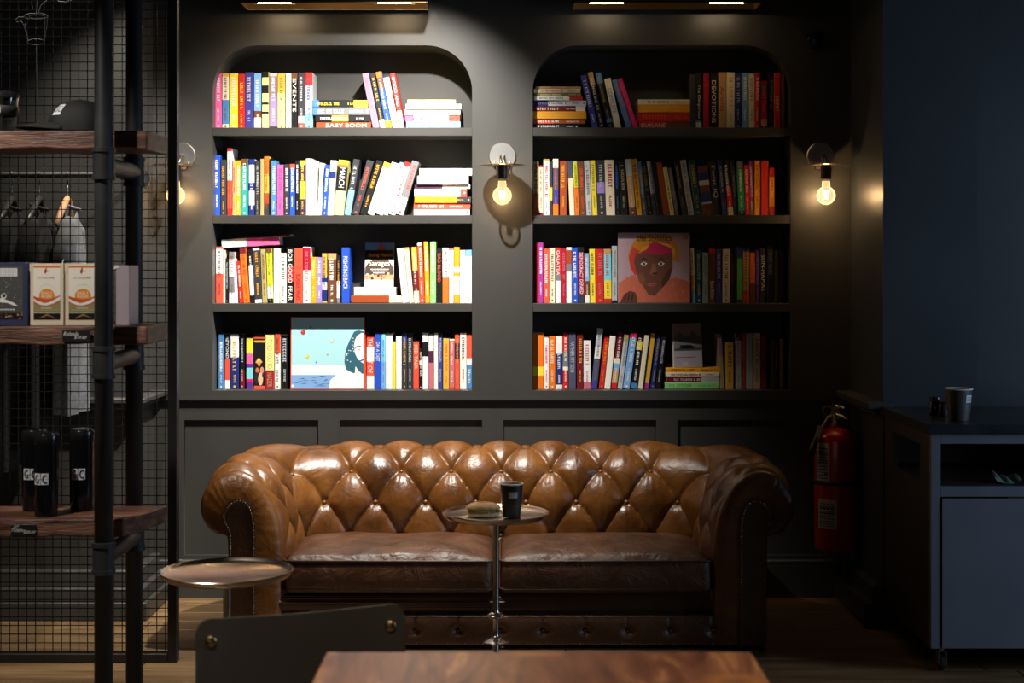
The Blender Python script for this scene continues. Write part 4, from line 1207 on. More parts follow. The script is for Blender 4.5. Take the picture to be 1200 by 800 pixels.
# ------------------------------------------------------------------ foreground table and chair
t = thing('wooden_table', 'reddish knotty wooden table at the bottom of the view', 'table', (.041, 2.0, 0))
q = MB(); q.bbox(-.3255, .3255, -.38, .344, .715, .75, .004); q.build('tabletop', M['tabletop'], t)
q = MB(); q.lathe([(0,.03),(.03,.03),(.03,.69),(.05,.70),(.05,.715),(0,.715)], n=24); fix_normals(q.build('column', M['blacksteel'], t, True, 40))
q = MB()
for a in (45, 135): 
    c, s_ = math.cos(R(a)), math.sin(R(a)); q.tube([(-.3*c,-.3*s_,.012),(0,0,.03),(.3*c,.3*s_,.012)], .012, 8)
q.build('base', M['blacksteel'], t)
A = Vector((PX(228, 2.60), 2.60, 0)); B_ = Vector((PX(473, 2.73), 2.73, 0)); d = (B_-A); Wc = d.length; ang = math.atan2(d.y, d.x)
t = thing('metal_chair', 'dark metal chair with brass-bolted backrest at the wooden table', 'chair', tuple((A+B_)/2), (0,0,ang))
zc0, zc1 = .52, PZ(716, 2.665)
def cbk(u): return .022*((2*u-1)**2)            # gentle curve of the backrest
q = MB(); th = .004
pts = []; r = .028; hw = Wc/2
for (cx, cz, st) in ((hw-r, zc1+.006-r, 0), (-hw+r, zc1+.006-r, 90), (-hw+r, zc0+r, 180), (hw-r, zc0+r, 270)):
    for k in range(7): a = R(st+90*k/6); pts.append((cx+r*math.cos(a), cz+r*math.sin(a)))
NXg = 96
def plate(y_off):
    vs = []
    for i in range(NXg+1):
        x = -hw+Wc*i/NXg; u = i/NXg
        dxe = max(0, abs(x)-(hw-r)); cut = r-math.sqrt(max(0, r*r-dxe*dxe))
        top = zc1+.004-cut-.010*(1-(2*u-1)**2); bot = zc0+cut
        vs += [(x, y_off-cbk(u)+.011, bot), (x, y_off-cbk(u)+.011, top)]
    return vs
v1 = plate(0); v2 = plate(th); n = NXg+1
fs = [(2*i, 2*i+2, 2*i+3, 2*i+1) for i in range(NXg)]
fs2 = [tuple(2*n+k for k in f[::-1]) for f in fs]
rim = [(2*i+1, 2*i+3, 2*n+2*i+3, 2*n+2*i+1) for i in range(NXg)]+[(2*i+2, 2*i, 2*n+2*i, 2*n+2*i+2) for i in range(NXg)]+[(1, 0, 2*n, 2*n+1), (2*NXg, 2*NXg+1, 2*n+2*NXg+1, 2*n+2*NXg)]
q.add(v1+v2, fs+fs2+rim); fix_normals(q.build('backrest', M['chairmetal'], t))
bolt = None
for sx in (-1, 1):
    for zz in (zc1-.037, zc0+.035):
        u = .5+sx*(hw-.026)/Wc; y = .011-cbk(u)
        if bolt is None: q = MB(); q.lathe([(.010,0),(.010,-.003),(.0075,-.0055),(0,-.007)], n=16, axis='y'); bolt = q.build('brass_bolt', M['brass'], t, True); b_ = bolt
        else: b_ = bolt.copy(); COL.objects.link(b_)
        b_.location = (sx*(hw-.026), y-.0003, zz)
for sx in (-1, 1):
    q = MB(); xx = sx*(hw-.026); q.tube([(xx,.024,zc1-.022),(xx,.026,.50),(xx,.026,.44),(sx*.17,.07,.0)], .009, 10); q.build('rear_leg', M['blacksteel'], t, True)
    q = MB(); q.tube([(sx*.15,-.02,.43),(sx*.16,-.36,.43),(sx*.175,-.40,0)], .009, 10); q.build('front_leg', M['blacksteel'], t, True)
q = MB(); q.bbox(-.17,.17,-.38,-.012,.438,.452,.004); q.build('seat', M['chairmetal'], t)
# ------------------------------------------------------------------ wire mesh screen
YM = 5.19; SM = F/YM
xr = PX(209, YM); xi = PX(197.5, YM)
t = thing('wire_mesh_screen', 'black framed wire mesh screen panel behind the pipe shelf', 'screen', (xr-.5, YM, 0))
ox = xr-.5
fw = xr-xi
q = MB(); q.bbox(.5-fw, .5, -.016, .016, 0, 2.6, .003); q.build('frame_stile', M['blacksteel'], t)
q = MB(); q.bbox(-.95, .5-fw, -.016, .016, 0, .030, .003); q.build('frame_rail', M['blacksteel'], t)
q = MB(); q.bbox(-.95, .5-fw, -.016, .016, 2.57, 2.6, .003); q.build('frame_rail', M['blacksteel'], t)
q = MB(); q.bbox(-.95-fw, -.95, -.016, .016, 0, 2.6, .003); q.build('frame_stile', M['blacksteel'], t)
q = MB(); c = 10.15/SM; x = .5-fw-c*.35; wv = .0014
while x > -.95: q.box(x-wv, x+wv, -wv, wv, .03, 2.57); x -= c
z = PZ(763, YM)
while z < 2.57: q.box(-.95, .5-fw, -wv*1.6, wv*.4, z-wv, z+wv); z += c
o = q.build('wire_mesh', M['meshwire'], t); tag(o, kind='stuff')

# ------------------------------------------------------------------ pipe shelf unit
YF_, YK = 3.95, 4.28
XP = PX(121.5, YF_)
XPb = PX(157.5, YK)
zb = [PZ(153.5, 4.02), PZ(382, 4.02), PZ(607, 4.02)]
t = thing('pipe_shelf_unit', 'industrial shelf of black iron pipes and thick reclaimed wood boards', 'shelf', (-1.5, 4.1, 0))
O = lambda x, y, z: (x+1.5, y-4.1, z)
def post(X, Y):
    q = MB(); q.tube([O(X, Y, 0), O(X, Y, 3.09)], .0235, 20); q.build('pipe_post', M['pipe'], t, True, )
    q = MB(); q.tube([O(X, Y, 0), O(X, Y, .012), O(X, Y, .0121), O(X, Y, .05)], [.05, .05, .032, .032], 20); q.build('floor_flange', M['pipe'], t)
def coupling(X, Y, za, zb_):
    q = MB(); r = .0285
    q.tube([O(X,Y,za), O(X,Y,za+.001), O(X,Y,za+.012), O(X,Y,za+.0121), O(X,Y,zb_-.0121), O(X,Y,zb_-.012), O(X,Y,zb_-.001), O(X,Y,zb_)], [.025, r+.002, r+.002, r-.001, r-.001, r+.002, r+.002, .025], 20)
    return q
for X, Y in ((XP, YF_), (XPb, YK)): post(X, Y)
XL2 = XP-1.15
for X, Y in ((XL2, YF_), (XL2, YK)): post(X, Y)
bset = [z-.047 for z in zb]
for X0, Xb in ((XP, XPb), (XL2, XL2)):
    for z in bset:
        q = coupling(X0, YF_, z-.085, z-.002)
        q.build('pipe_tee', M['pipe'], t, True, 35)
        q = coupling(Xb, YK, z-.085, z-.002); q.build('pipe_tee', M['pipe'], t, True, 35)
        q = MB(); q.tube([O(X0, YF_, z-.045), O(Xb, YK, z-.045)], .0225, 18); q.build('cross_pipe', M['pipe'], t, True, 35)
XE = PX(174, 4.02); XEb = PX(196, 4.22)
for i, z in enumerate(zb):
    q = MB(); y0, y1 = 4.005-4.1+.0, 4.225-4.1; xe = XE+1.5 if i < 2 else PX(146, 4.02)+1.5; xeb = XEb+1.5; x0 = -2.75+1.5
    hh = .047; b = .005; n = 40
    def fn(u, v):
        # closed rectangular section v around, u along
        a = v*4; seg = int(a) % 4; f = a-int(a)
        ye = y0; xx_end = lambda yy: xe+(xeb-xe)*max(0, min(1, (yy-y0)/(y1-y0)))**.8
        if seg == 0: yy, zz = y0+(y1-y0)*f, z
        elif seg == 1: yy, zz = y1, z-hh*f
        elif seg == 2: yy, zz = y1-(y1-y0)*f, z-hh
        else: yy, zz = y0, z-hh+hh*f
        xx = x0+(xx_end(yy)-x0)*u
        w1 = .0016*math.sin(xx*31+i*2)+.001*math.sin(xx*77+i)
        if seg == 3: yy += w1*1.5
        if zz == z-hh: zz += w1*1.4
        return (xx, yy, zz)
    q.grid(fn, n, 16); vN = len(q.v)
    q.v += [];
    # end caps
    W_ = n+1; q.f.append([j*W_+n for j in range(17)]); q.c.append(None); q.f.append([j*W_ for j in range(17)][::-1]); q.c.append(None)
    o = q.build('shelf_board', M['board'], t)
    import bmesh
    bm = bmesh.new(); bm.from_mesh(o.data); bmesh.ops.remove_doubles(bm, verts=bm.verts, dist=.0002); bmesh.ops.recalc_face_normals(bm, faces=bm.faces); bm.to_mesh(o.data); bm.free()
    bv = o.modifiers.new('bevel', 'BEVEL'); bv.width = .004; bv.segments = 2; bv.limit_method = 'ANGLE'; bv.angle_limit = R(50)
# price tags on the board edges
def price_tag(label, px0, px1, py0, py1, words_):
    Y = 3.998; x0, x1 = PX(px0, Y), PX(px1, Y); z1, z0 = PZ(py0, Y), PZ(py1, Y)
    t = thing('price_tag', label, 'price tag', (x0, Y, z0), group='chalk price tags'); Wd, Hd = x1-x0, z1-z0
    q = MB(); q.bbox(0, Wd, 0, .003, 0, Hd, .0006, (.012,.012,.013)); q.build('card', M['print'], t)
    q = MB()
    for s, a, b, c, d in words_: put_text(q, s, Wd*a, Wd*b, Hd*c, Hd*d, -.0004, (.75,.75,.72), slant=.003)
    q.build('handwriting', M['print'], t)
price_tag('black price tag on the middle board edge reading Rolanda in white', 73, 106, 386.5, 400.5, [('Rolanda', .04, .55, .52, .86), ('$19.00', .42, .84, .22, .52)])
price_tag('black price tag on the lowest board edge below the tumblers', 12.5, 42, 614.5, 627.5, [('GC', .1, .28, .62, .92), ('Tumbler', .0, .55, .35, .64), ('$28.00', .5, .95, .16, .46)])

# tumblers
def tumbler(pxc, wpx, ptop, Y, label, rot, full=True):
    X = PX(pxc, Y); r = wpx/2/F*Y*1.0; z = zb[2]+.001; h = PZ(ptop, Y)-z
    t = thing('tumbler', label, 'tumbler', (X, Y, z), (0,0,rot), 'black travel tumblers')
    q = MB(); q.lathe([(0,0),(r*.86,0),(r*.92,.004),(r*.95,h*.3),(r,h*.80),(r,h*.86),(0,h*.86)], n=40); fix_normals(q.build('body', M['gloss'], t, True, 40))
    q = MB(); q.lathe([(r,h*.862),(r*1.04,h*.87),(r*1.04,h*.965),(r*1.0,h*.98),(r*.9,h*.985),(r*.88,h),(0,h)], n=40); fix_normals(q.build('lid', M['blackplastic'], t, True, 40))
    for k in range(2):
        a0 = -126+36*k
        q = MB()
        def fn(u, v):
            a = R(a0+33*u); zz = h*(.39+.135*v); return ((r*.975+.0012)*math.cos(a), (r*.975+.0012)*math.sin(a), zz)
        q.grid(fn, 8, 1); q.build('logo_tile', M['labelwhite'], t, True)
    q = MB(); rr_ = r*.975+.0018
    for da in (0, 1.6, 3.2):
        on_cyl(q, 'G', rr_+da*.0001, -121+da, -102+da, h*.405, h*.51, (.01,.01,.01)); on_cyl(q, 'C', rr_+da*.0001, -85+da, -66+da, h*.405, h*.51, (.01,.01,.01))
    for a0, a1 in ((-126, -120), (-99, -93), (-90, -84), (-63, -57)):
        q.add([(rr_*math.cos(R(a)), rr_*math.sin(R(a)), zz) for a, zz in ((a0,h*.453),(a1,h*.453),(a1,h*.459),(a0,h*.459))], [(0,1,2,3)], (.05,.05,.05))
    q.build('logo', M['print'], t)
M['gloss'] = mat('glossy_black_enamel', (.006,.006,.007), .12)
tumbler(54, 29, 506.5, 4.055, 'glossy black tumbler with white logo tiles, standing closest to the board edge', R(-6))
tumbler(39.5, 28, 502, 4.15, 'black tumbler half hidden behind the front tumbler on the lowest board', R(2))
tumbler(95.5, 28, 502, 4.15, 'black tumbler with white logo tiles next to the iron pipe', R(0))

# coffee boxes on the middle board
def coffee_box(px0, px1, ptop, label):
    Y = 4.03; x0, x1 = PX(px0, Y), PX(px1, Y); z = zb[1]+.001; Hh = PZ(ptop, Y)-z; Wd = x1-x0; D = .085
    t = thing('coffee_box', label, 'box', (x0, Y, z), group='coffee boxes on the middle board')
    cr = hexc('d9cbb2'); q = MB(); q.bbox(0, Wd, 0, D, 0, Hh, .001, cr); q.box(-.001, .006, -.0008, .001, Hh*.86, Hh, cr); q.build('carton', M['print'], t)
    q = MB(); G = lambda x, zz: (Wd*(.10+.80*x), Hh*zz); y = -.0004
    def pp(pts, c, y=y): q.poly([G(*p) for p in pts], y, hexc(c) if isinstance(c, str) else c)
    pp([(0,.20),(1,.20),(1,.975),(0,.975)], 'ece4d6')
    pp([(0,.93),(1,.93),(1,.965),(0,.965)], 'dd7c33', -.0006)
    pp([(.48,.82),(.40,.85),(.41,.89),(.47,.925),(.50,.93),(.48,.89),(.53,.875),(.50,.865),(.47,.855),(.46,.83)], 'a5242a', -.0006)
    pp([(.52,.885),(.62,.88),(.53,.872)], 'a5242a', -.0006)
    c0 = (.5, .46)
    for k in range(17):
        a = R(8+164*k/16); ca, sa = math.cos(a), math.sin(a)*.52
        p = [(c0[0]+ca*.36-sa*.012, c0[1]+sa*.36), (c0[0]+ca*.36+sa*.012, c0[1]+sa*.36), (c0[0]+ca*.43, c0[1]+sa*.43)]
        q.add([(G(*u_)[0], -.0006, G(*u_)[1]) for u_ in p], [(0,1,2)], hexc('8a6a50')); q.add([(G(*u_)[0], -.0006, G(*u_)[1]) for u_ in p], [(2,1,0)], hexc('8a6a50'))
    q.disc(G(.5,.47)[0], G(.5,.47)[1], Wd*.235, -.0006, 20, hexc('e08a2a'), Hh*.125)
    pp([(0,.48),(.12,.455),(.3,.435),(.5,.42),(.68,.43),(.85,.465),(1,.49),(1,.42),(.7,.38),(.4,.37),(.15,.40),(0,.44)], 'c9522e', -.0008)
    pp([(0,.43),(.15,.385),(.35,.36),(.55,.37),(.75,.41),(1,.47),(1,.415),(.75,.355),(.5,.325),(.3,.33),(.12,.36),(0,.395)], 'dfe6e2', -.001)
    pp([(0,.395),(.12,.36),(.3,.33),(.5,.325),(.75,.355),(1,.415),(1,.39),(.75,.335),(.5,.31),(.3,.315),(.12,.34),(0,.375)], 'b9483a', -.0012)
    pp([(0,.375),(.12,.34),(.3,.315),(.5,.31),(.75,.335),(1,.39),(1,.215),(0,.215)], '8f8558', -.0011)
    pp([(0,.095),(1,.095),(1,.20),(0,.20)], '16100c', -.0006)
    pp([(.2,.12),(.42,.17),(.5,.19),(.6,.17),(.85,.115),(.6,.15),(.5,.16),(.4,.14)], '8f6f3c', -.0008)
    put_text(q, 'LA COLOMBE', *[G(.16,0)[0], G(.78,0)[0]], Hh*.752, Hh*.785, -.0006, hexc('9a3a36'))
    put_text(q, 'EARLY', G(.31,0)[0], G(.70,0)[0], Hh*.50, Hh*.545, -.001, hexc('f4ecd8'))
    put_text(q, 'RISER', G(.31,0)[0], G(.70,0)[0], Hh*.445, Hh*.49, -.001, hexc('f4ecd8'))
    for k in range(7): pp([(.28+.06*k,.275),(.325+.06*k,.275),(.325+.06*k,.285),(.28+.06*k,.285)], 'efe9d8', -.0013)
    for k in range(14): pp([(.1+.06*k,.25),(.145+.06*k,.25),(.145+.06*k,.254),(.1+.06*k,.254)], 'd9d2bc', -.0013)
    q.build('printed_front', M['print'], t)
    for k in range(2): 
        s_ = MB(); xx = Wd*(.88+.001*k) if k else Wd*.80; s_.tube([(xx,D*.3,Hh),(xx+.001,D*.3,Hh+.006),(xx+.004,D*.3,Hh+.010)], .0012, 6)
    s_.build('closure_tie', M['paperwhite'], t)
coffee_box(35.5, 74.5, 308.5, 'white coffee box with orange rising sun beside the navy box')
coffee_box(76.5, 118, 308.5, 'white coffee box with orange rising sun, touching the front iron pipe')
Y = 4.05; z = zb[1]+.001
t = thing('paper_carton', 'plain lilac-grey carton between the two iron pipes on the middle board', 'box', (PX(136, Y), Y, z))
q = MB(); q.bbox(0, PX(151.5, Y)-PX(136, Y), 0, .10, 0, PZ(311, Y)-z, .001, hexc('a497a0')); q.build('carton', M['print'], t)
q = MB(); q.poly([(-.006,.148),(.010,.151),(.006,.158),(-.004,.158)], -.001, hexc('d8d0c4')); q.build('torn_flap', M['print'], t)
Y = 4.03; x0, x1 = PX(-14, Y), PX(32.5, Y); Wd = x1-x0; Hh = PZ(307.5, Y)-z
t = thing('coffee_box', 'navy and grey coffee box with white line drawing at the board end', 'box', (x0, Y, z), group='coffee boxes on the middle board')
q = MB(); q.bbox(0, Wd, 0, .085, 0, Hh, .001, hexc('34385a')); q.build('carton', M['print'], t)
q = MB(); G = lambda x, zz: (Wd*x, Hh*zz)
def pp(pts, c, y=-.0004): q.poly([G(*p) for p in pts], y, hexc(c))
pp([(.06,.20),(.88,.20),(.88,.95),(.06,.95)], '4c4c4a'); pp([(.06,.10),(.88,.10),(.88,.20),(.06,.20)], '1a120d')
pp([(.10,.78),(.74,.78),(.74,.91),(.10,.91)], 'd8d8d4', -.0006)
for i_ in range(10):
    for j_ in range(3): pp([(.13+.06*i_,.80+.037*j_),(.16+.06*i_,.80+.037*j_),(.145+.06*i_,.82+.037*j_)], '55554f', -.0008)
for k in range(60):
    x = rr.uniform(.12,.82); z_ = rr.uniform(.30,.74); pp([(x,z_),(x+rr.uniform(.01,.05),z_+rr.uniform(-.02,.02)),(x+.01,z_+.008)], rr.choice(['c9c9c4','8b8b86','a5a5a0']), -.0006)
q.disc(Wd*.40, Hh*.47, Wd*.07, -.0008, 14, hexc('e8e8e4')); q.disc(Wd*.40, Hh*.475, Wd*.05, -.001, 14, hexc('3a3a38'))
pp([(.2,.40),(.34,.44),(.5,.40),(.66,.36),(.75,.31),(.68,.31),(.5,.36),(.3,.37)], 'e0e0dc', -.0008)
for k in range(9): pp([(.14+.06*k,.245),(.185+.06*k,.245),(.185+.06*k,.265),(.14+.06*k,.265)], 'd8d8d4', -.0008)
for k in range(60): q.disc(Wd*rr.uniform(.08,.86), Hh*rr.uniform(.115,.185), .0026, -.0008, 7, hexc(rr.choice(['5a3a26','8a6448','b09078','3c2618'])))
q.build('printed_front', M['print'], t)

# cap and glass cup on the top board
Y = 4.11; Xc = PX(92, Y); zt0 = zb[0]+.001
t = thing('baseball_cap', 'black baseball cap with white logo patch on the top board', 'cap', (Xc, Y, zt0), (0,0,R(0)))
q = MB()
def fn(u, v):
    a = 2*math.pi*u; ph = R(90)*v; r_ = 0.080*math.cos(ph)**.95*(1+.03*math.cos(6*a)*math.cos(ph)); return (r_*1.08*math.cos(a)+.004, r_*math.sin(a)*.95, .086*math.sin(ph)**.9+.004)
q.grid(fn, 48, 16, wrapu=False); fix_normals(q.build('crown', M['capcloth'], t, True))
q = MB()
def fb(u, v):
    a = R(105+150*u); r0_ = .080; e = .072*math.sin(math.pi*u)**.8; rad = r0_+e*v
    x = rad*math.cos(a)*1.08; y = rad*math.sin(a)*.95; return (x, y, .014+.016*(1-abs(2*u-1)**2)*(1-v*.95)-.010*v*abs(2*u-1)*0+.002-.012*v*(0 if .0 else (2*u-1)**2))
q.grid(fb, 30, 8); o = fix_normals(q.build('brim', M['capcloth'], t, True)); so = o.modifiers.new('solid', 'SOLIDIFY'); so.thickness = .003
q = MB()
def surf(a, ph): 
    r_ = 0.080*math.cos(R(ph))**.95+.0022; return (r_*1.08*math.cos(R(a))+.004, r_*math.sin(R(a))*.95, .086*math.sin(R(ph))**.9+.004)
q.grid(lambda u, v: surf(222+22*u, 26+26*v), 6, 6); q.build('logo_patch', M['labelwhite'], t, True)
q = MB()
for s, a0 in (('G', 223.5), ('C', 234.5)):
    vs, fs = text_geo(s); pts = []
    for vx, vy in vs:
        p = Vector(surf(a0+8.5*vx, 31+16*vy)); c_ = Vector((.004,0,.0)); pts.append(tuple(p+(p-c_).normalized()*.0012))
    q.add(pts, fs, (.01,.01,.01))
q.build('logo', M['print'], t)
q = MB(); q.sphere((.004,0,.0895), .005, 12, 6, (1,1,.5)); q.build('top_button', M['capcloth'], t, True)
Yc = 4.10; t = thing('glass_cup', 'clear glass travel cup with black band and lid beside the cap', 'cup', (PX(2, Yc), Yc, zt0))
q = MB(); q.lathe([(0,.002),(.034,.002),(.036,.004),(.043,.095),(.0415,.095),(.0345,.006),(0,.006)], n=40); fix_normals(q.build('glass_body', M['glass'], t, True, 40))
q = MB(); q.lathe([(.040,.045),(.0435,.047),(.0455,.068),(.043,.071)], n=40); fix_normals(q.build('band', M['hose'], t, True))
q = MB(); q.lathe([(.0415,.092),(.046,.093),(.046,.103),(.042,.108),(.03,.112),(0,.112)], n=40); fix_normals(q.build('lid', M['blackplastic'], t, True, 40))
q = MB(); q.grid(lambda u, v: (.0462*math.cos(R(-100+24*u)), .0462*math.sin(R(-100+24*u)), .050+.016*v), 6, 1); q.build('label_tile', M['labelwhite'], t)

# ------------------------------------------------------------------ clothes rail with hanging garments
Yr = 5.58; zr = PZ(205, Yr); xe = PX(147, Yr)
t = thing('clothes_rail', 'black pipe clothes rail on the wall behind the mesh screen', 'rail', (xe, Yr, zr))
q = MB(); q.tube([(-.95,0,0),(0,0,0)], .011, 12); q.build('rail_pipe', M['pipe'], t, True, 40)
q = MB(); q.tube([(-.006,0,0),(-.006,.012,0),(-.006,YL-Yr,0)], .012, 12); q.tube([(-.006,YL-Yr-.008,0),(-.006,YL-Yr,0)], .035, 20); q.build('wall_bracket', M['pipe'], t)
q = MB(); q.sphere((-.006,0,0), .020, 14, 8); q.build('elbow', M['pipe'], t, True)
def garment(name, label, X, rot, wd, zbot, m, cat, seed, hood=False):
    """knit top on a hanger: shoulders, short sleeves, body with folds"""
    zs_ = zr-.125; L = zs_-zbot
    t = thing(name, label, cat, (X, Yr, zs_), (0,0,rot))
    r_ = random.Random(seed); ph = r_.uniform(0, 6)
    q = MB(); NU, NV = 56, 30
    def half(v):
        return wd*(.42+.58*min(1, v*6)**.6)*(1 if v < .3 else .93-.03*math.sin(v*3))*.5
    def fn(u, v):
        a = 2*math.pi*u; hw_ = half(v); zz = -L*v
        th = .018+.020*min(1, v*3)
        x = hw_*math.cos(a); sh = .05*(abs(math.cos(a)))**1.5*(1-v)
        y = th*math.sin(a)*(1+.35*math.sin(x*45+ph+v*2))+.012*math.sin(x*22+ph)*v
        return (x, y, zz-sh*1.0+.02*(1-v)*(1-abs(math.cos(a))))
    q.grid(fn, NU, NV); q.build('body', m, t, True)
    for s in (-1, 1):
        q = MB()
        q.tube([(s*wd*.30,0,-.045),(s*wd*.42,0,-.075),(s*wd*.55,.004,-.16),(s*wd*.58,.006,-.24)], [.02,.034,.038,.040], 14); q.build('sleeve', m, t, True)
    q = MB(); q.tube([(.055*math.cos(2*math.pi*k/20), .03*math.sin(2*math.pi*k/20), .008+.010*math.sin(2*math.pi*k/20)) for k in range(20)], .006, 6, closed=True); q.build('collar', m, t, True)
    return t
def hanger(X, rot, label, m=None):
    t = thing('clothes_hanger', label, 'hanger', (X, Yr, zr), (0,0,rot), group='clothes hangers')
    q = MB(); q.tube([(.0,0,-.09),(0,0,-.045),(.012,0,-.028),(.022,0,-.008),(.016,0,.010),(0,0,.014),(-.014,0,.004)], .0022, 8); q.build('hook', M['nickel'], t, True)
    q = MB()
    for s in (-1, 1): q.tube([(0,0,-.085),(s*.05,0,-.10),(s*.14,.006,-.145),(s*.20,.012,-.185)], [.011,.012,.011,.009], 10)
    q.build('shoulder_bar', m or M['hanger'], t, True)
    return t
hanger(PX(79, Yr), R(99), 'beech hanger on the rail holding the grey top')
garment('grey_shirt', 'grey knit top hanging on the beech hanger behind the mesh', PX(84, Yr), R(101), .40, PZ(482, Yr), M['cloth_grey'], 'shirt', 5)
for px_, hl, cl, zb_ in ((46, 'beech hanger holding the long black coat beside the grey top', 'long black coat hanging next to the grey top behind the mesh', 520),
                    (14, 'beech hanger holding the middle one of three black coats', 'black coat between two other black coats behind the mesh', 545),
                    (-18, 'beech hanger at the rail end by the frame edge', 'black coat at the frame edge, last on the clothes rail', 530)):
    hanger(PX(px_, Yr), R(98), hl.replace('beech', 'black'), M['socket'])
    garment('black_coat', cl, PX(px_, Yr), R(97), .42, PZ(zb_, Yr), M['cloth_black'], 'coat', px_+50)

# thin white wire drawing of a coffee pitcher, hung on the mesh
Yw = 5.165
W2 = lambda px, py: (PX(px, Yw)-PX(43, Yw), 0, PZ(py, Yw)-PZ(52, Yw))
t = thing('wire_ornament', 'white wire outline of a coffee pitcher hung high on the mesh screen', 'ornament', (PX(43, Yw), Yw, PZ(52, Yw)))
M['whitewire'] = mat('white_enamelled_wire', (.22,.23,.24), .5)
q = MB(); wr_ = .0009
def el(cx, cy, rx, ry): q.tube([W2(cx+rx*math.cos(2*math.pi*k/28), cy+ry*math.sin(2*math.pi*k/28)) for k in range(28)], wr_, 6, closed=True)
el(42, 19, 14, 3.6); el(43, 19.5, 9, 2.2); el(42, 49, 10, 3.4)
q.tube([W2(*p) for p in ((56,19),(55,30),(53,42),(52,48))], wr_, 6); q.tube([W2(*p) for p in ((29,20),(22,20),(17,24),(19,26),(25,25),(28,30),(31,40),(33,48))], wr_, 6)
q.tube([W2(*p) for p in ((53,23),(52,34),(52,46))], wr_, 6); q.tube([W2(*p) for p in ((29,27),(31,36),(32,46))], wr_, 6)
q.build('pitcher_outline', M['whitewire'], t)
q = MB(); q.tube([W2(*p) for p in ((42,19),(43,10),(44,0),(45,-12),(44,-30))], wr_, 6); q.tube([W2(*p) for p in ((45,15),(48,6),(54,1),(60,-6))], wr_, 6); q.tube([W2(*p) for p in ((38,10),(37,4),(39,-8))], wr_, 6)
q.tube([W2(*p) for p in ((62,-6),(68,1),(77,2.5),(86,-1))], wr_, 6); q.build('hand_outline', M['whitewire'], t)
q = MB(); q.tube([W2(42.6,53), W2(43.2,117)], .0016, 8); q.build('stream_wire', M['whitewire'], t)

# ------------------------------------------------------------------ fire extinguisher
Ye = 6.07; Xe = PX(979, Ye); ze = PZ(643.5, Ye); se = F/Ye
t = thing('fire_extinguisher', 'red fire extinguisher with paper labels hung in the dim corner', 'fire extinguisher', (Xe, Ye, ze))
r = .0835; hb = (643.5-502)/se
q = MB(); q.lathe([(0,0),(r-.012,0),(r-.003,.004),(r,.014),(r,hb-.045),(r*.93,hb-.022),(r*.72,hb-.006),(r*.35,hb+.004),(.018,hb+.008),(.018,hb+.02),(0,hb+.02)], n=56); fix_normals(q.build('cylinder', M['redext'], t, True, 60))
q = MB(); q.lathe([(r+.0005,.262),(r+.004,.264),(r+.004,.276),(r+.0005,.278)], n=48); fix_normals(q.build('strap', M['hose'], t, True))
q = MB(); q.tube([(0,0,hb+.015),(0,0,hb+.06)], [.014,.012], 14); q.bbox(-.012,.014,-.02,.02,hb+.035,hb+.085,.003); q.build('valve', M['chrome'], t, True, 35)
q = MB(); q.tube([(.0,-.02,hb+.088),(.012,-.045,hb+.092),(.022,-.06,hb+.085)], .005, 8); q.tube([(.0,-.02,hb+.060),(.02,-.05,hb+.052),(.035,-.065,hb+.042)], .005, 8); q.bbox(-.008,.008,-.03,.03,hb+.084,hb+.095,.002); q.build('lever', M['chrome'], t, True, 40)
q = MB(); q.tube([(-.035+.018*math.cos(2*math.pi*k/18), -.02, hb+.072+.018*math.sin(2*math.pi*k/18)) for k in range(18)], .0022, 6, closed=True); q.build('pull_pin', M['brass'], t, True)
q = MB(); q.tube([(-.010,0,hb+.055),(-.03,-.01,hb+.045),(-.05,-.03,hb+.02),(-.075,-.045,hb-.02)], .007, 8); q.build('hose', M['chrome'], t, True)
q = MB(); q.tube([(-.078,-.05,hb-.018),(-.10,-.055,hb-.07),(-.112,-.056,hb-.105)], [.010,.014,.017], 14); q.build('nozzle', M['hose'], t, True)
q = MB(); q.add([(-.080,-.06,hb+.02),(-.062,-.062,hb+.015),(-.098,-.062,hb-.10),(-.116,-.06,hb-.085)], [(0,1,2,3),(3,2,1,0)]); q.build('inspection_tag', M['paperwhite'], t)
def ext_label(a0, a1, z0, z1, lines, name):
    q = MB(); q.grid(lambda u, v: ((r+.001)*math.cos(R(a0+(a1-a0)*u)), (r+.001)*math.sin(R(a0+(a1-a0)*u)), z0+(z1-z0)*v), 12, 1, hexc('b9b2a6')); 
    rx = r+.0018
    def strip(b0, b1, c0, c1, col): q.grid(lambda u, v: (rx*math.cos(R(b0+(b1-b0)*u)), rx*math.sin(R(b0+(b1-b0)*u)), c0+(c1-c0)*v), 4, 1, col)
    for k in range(lines):
        zz = z0+(z1-z0)*(.08+.84*k/lines); n_ = rr.randint(4, 6); h_ = (z1-z0)/lines*.32
        for j in range(n_): 
            b0 = a0+(a1-a0)*(.10+.8*j/n_); strip(b0, b0+(a1-a0)*.8/n_*.8, zz, zz+h_*(2 if k in (lines-3, lines//2) else 1), hexc('2c2622' if k % 3 else '5a524a'))
    return q, strip
q, strip = ext_label(-160, -117, hb-.215, hb-.050, 12, 'a'); strip(-132, -122, hb-.18, hb-.165, hexc('8a1a16')); q.build('instruction_label', M['print'], t)
q, strip = ext_label(-152, -98, hb-.385, hb-.270, 10, 'b'); q.build('service_label', M['print'], t)
q = MB(); q.bbox(-.02,.02,r-.002,YW+.01-Ye,hb-.10,hb-.02,.002); q.bbox(-.015,.015,r-.002,YW+.01-Ye,.10,.16,.002); q.build('wall_bracket', M['blacksteel'], t)

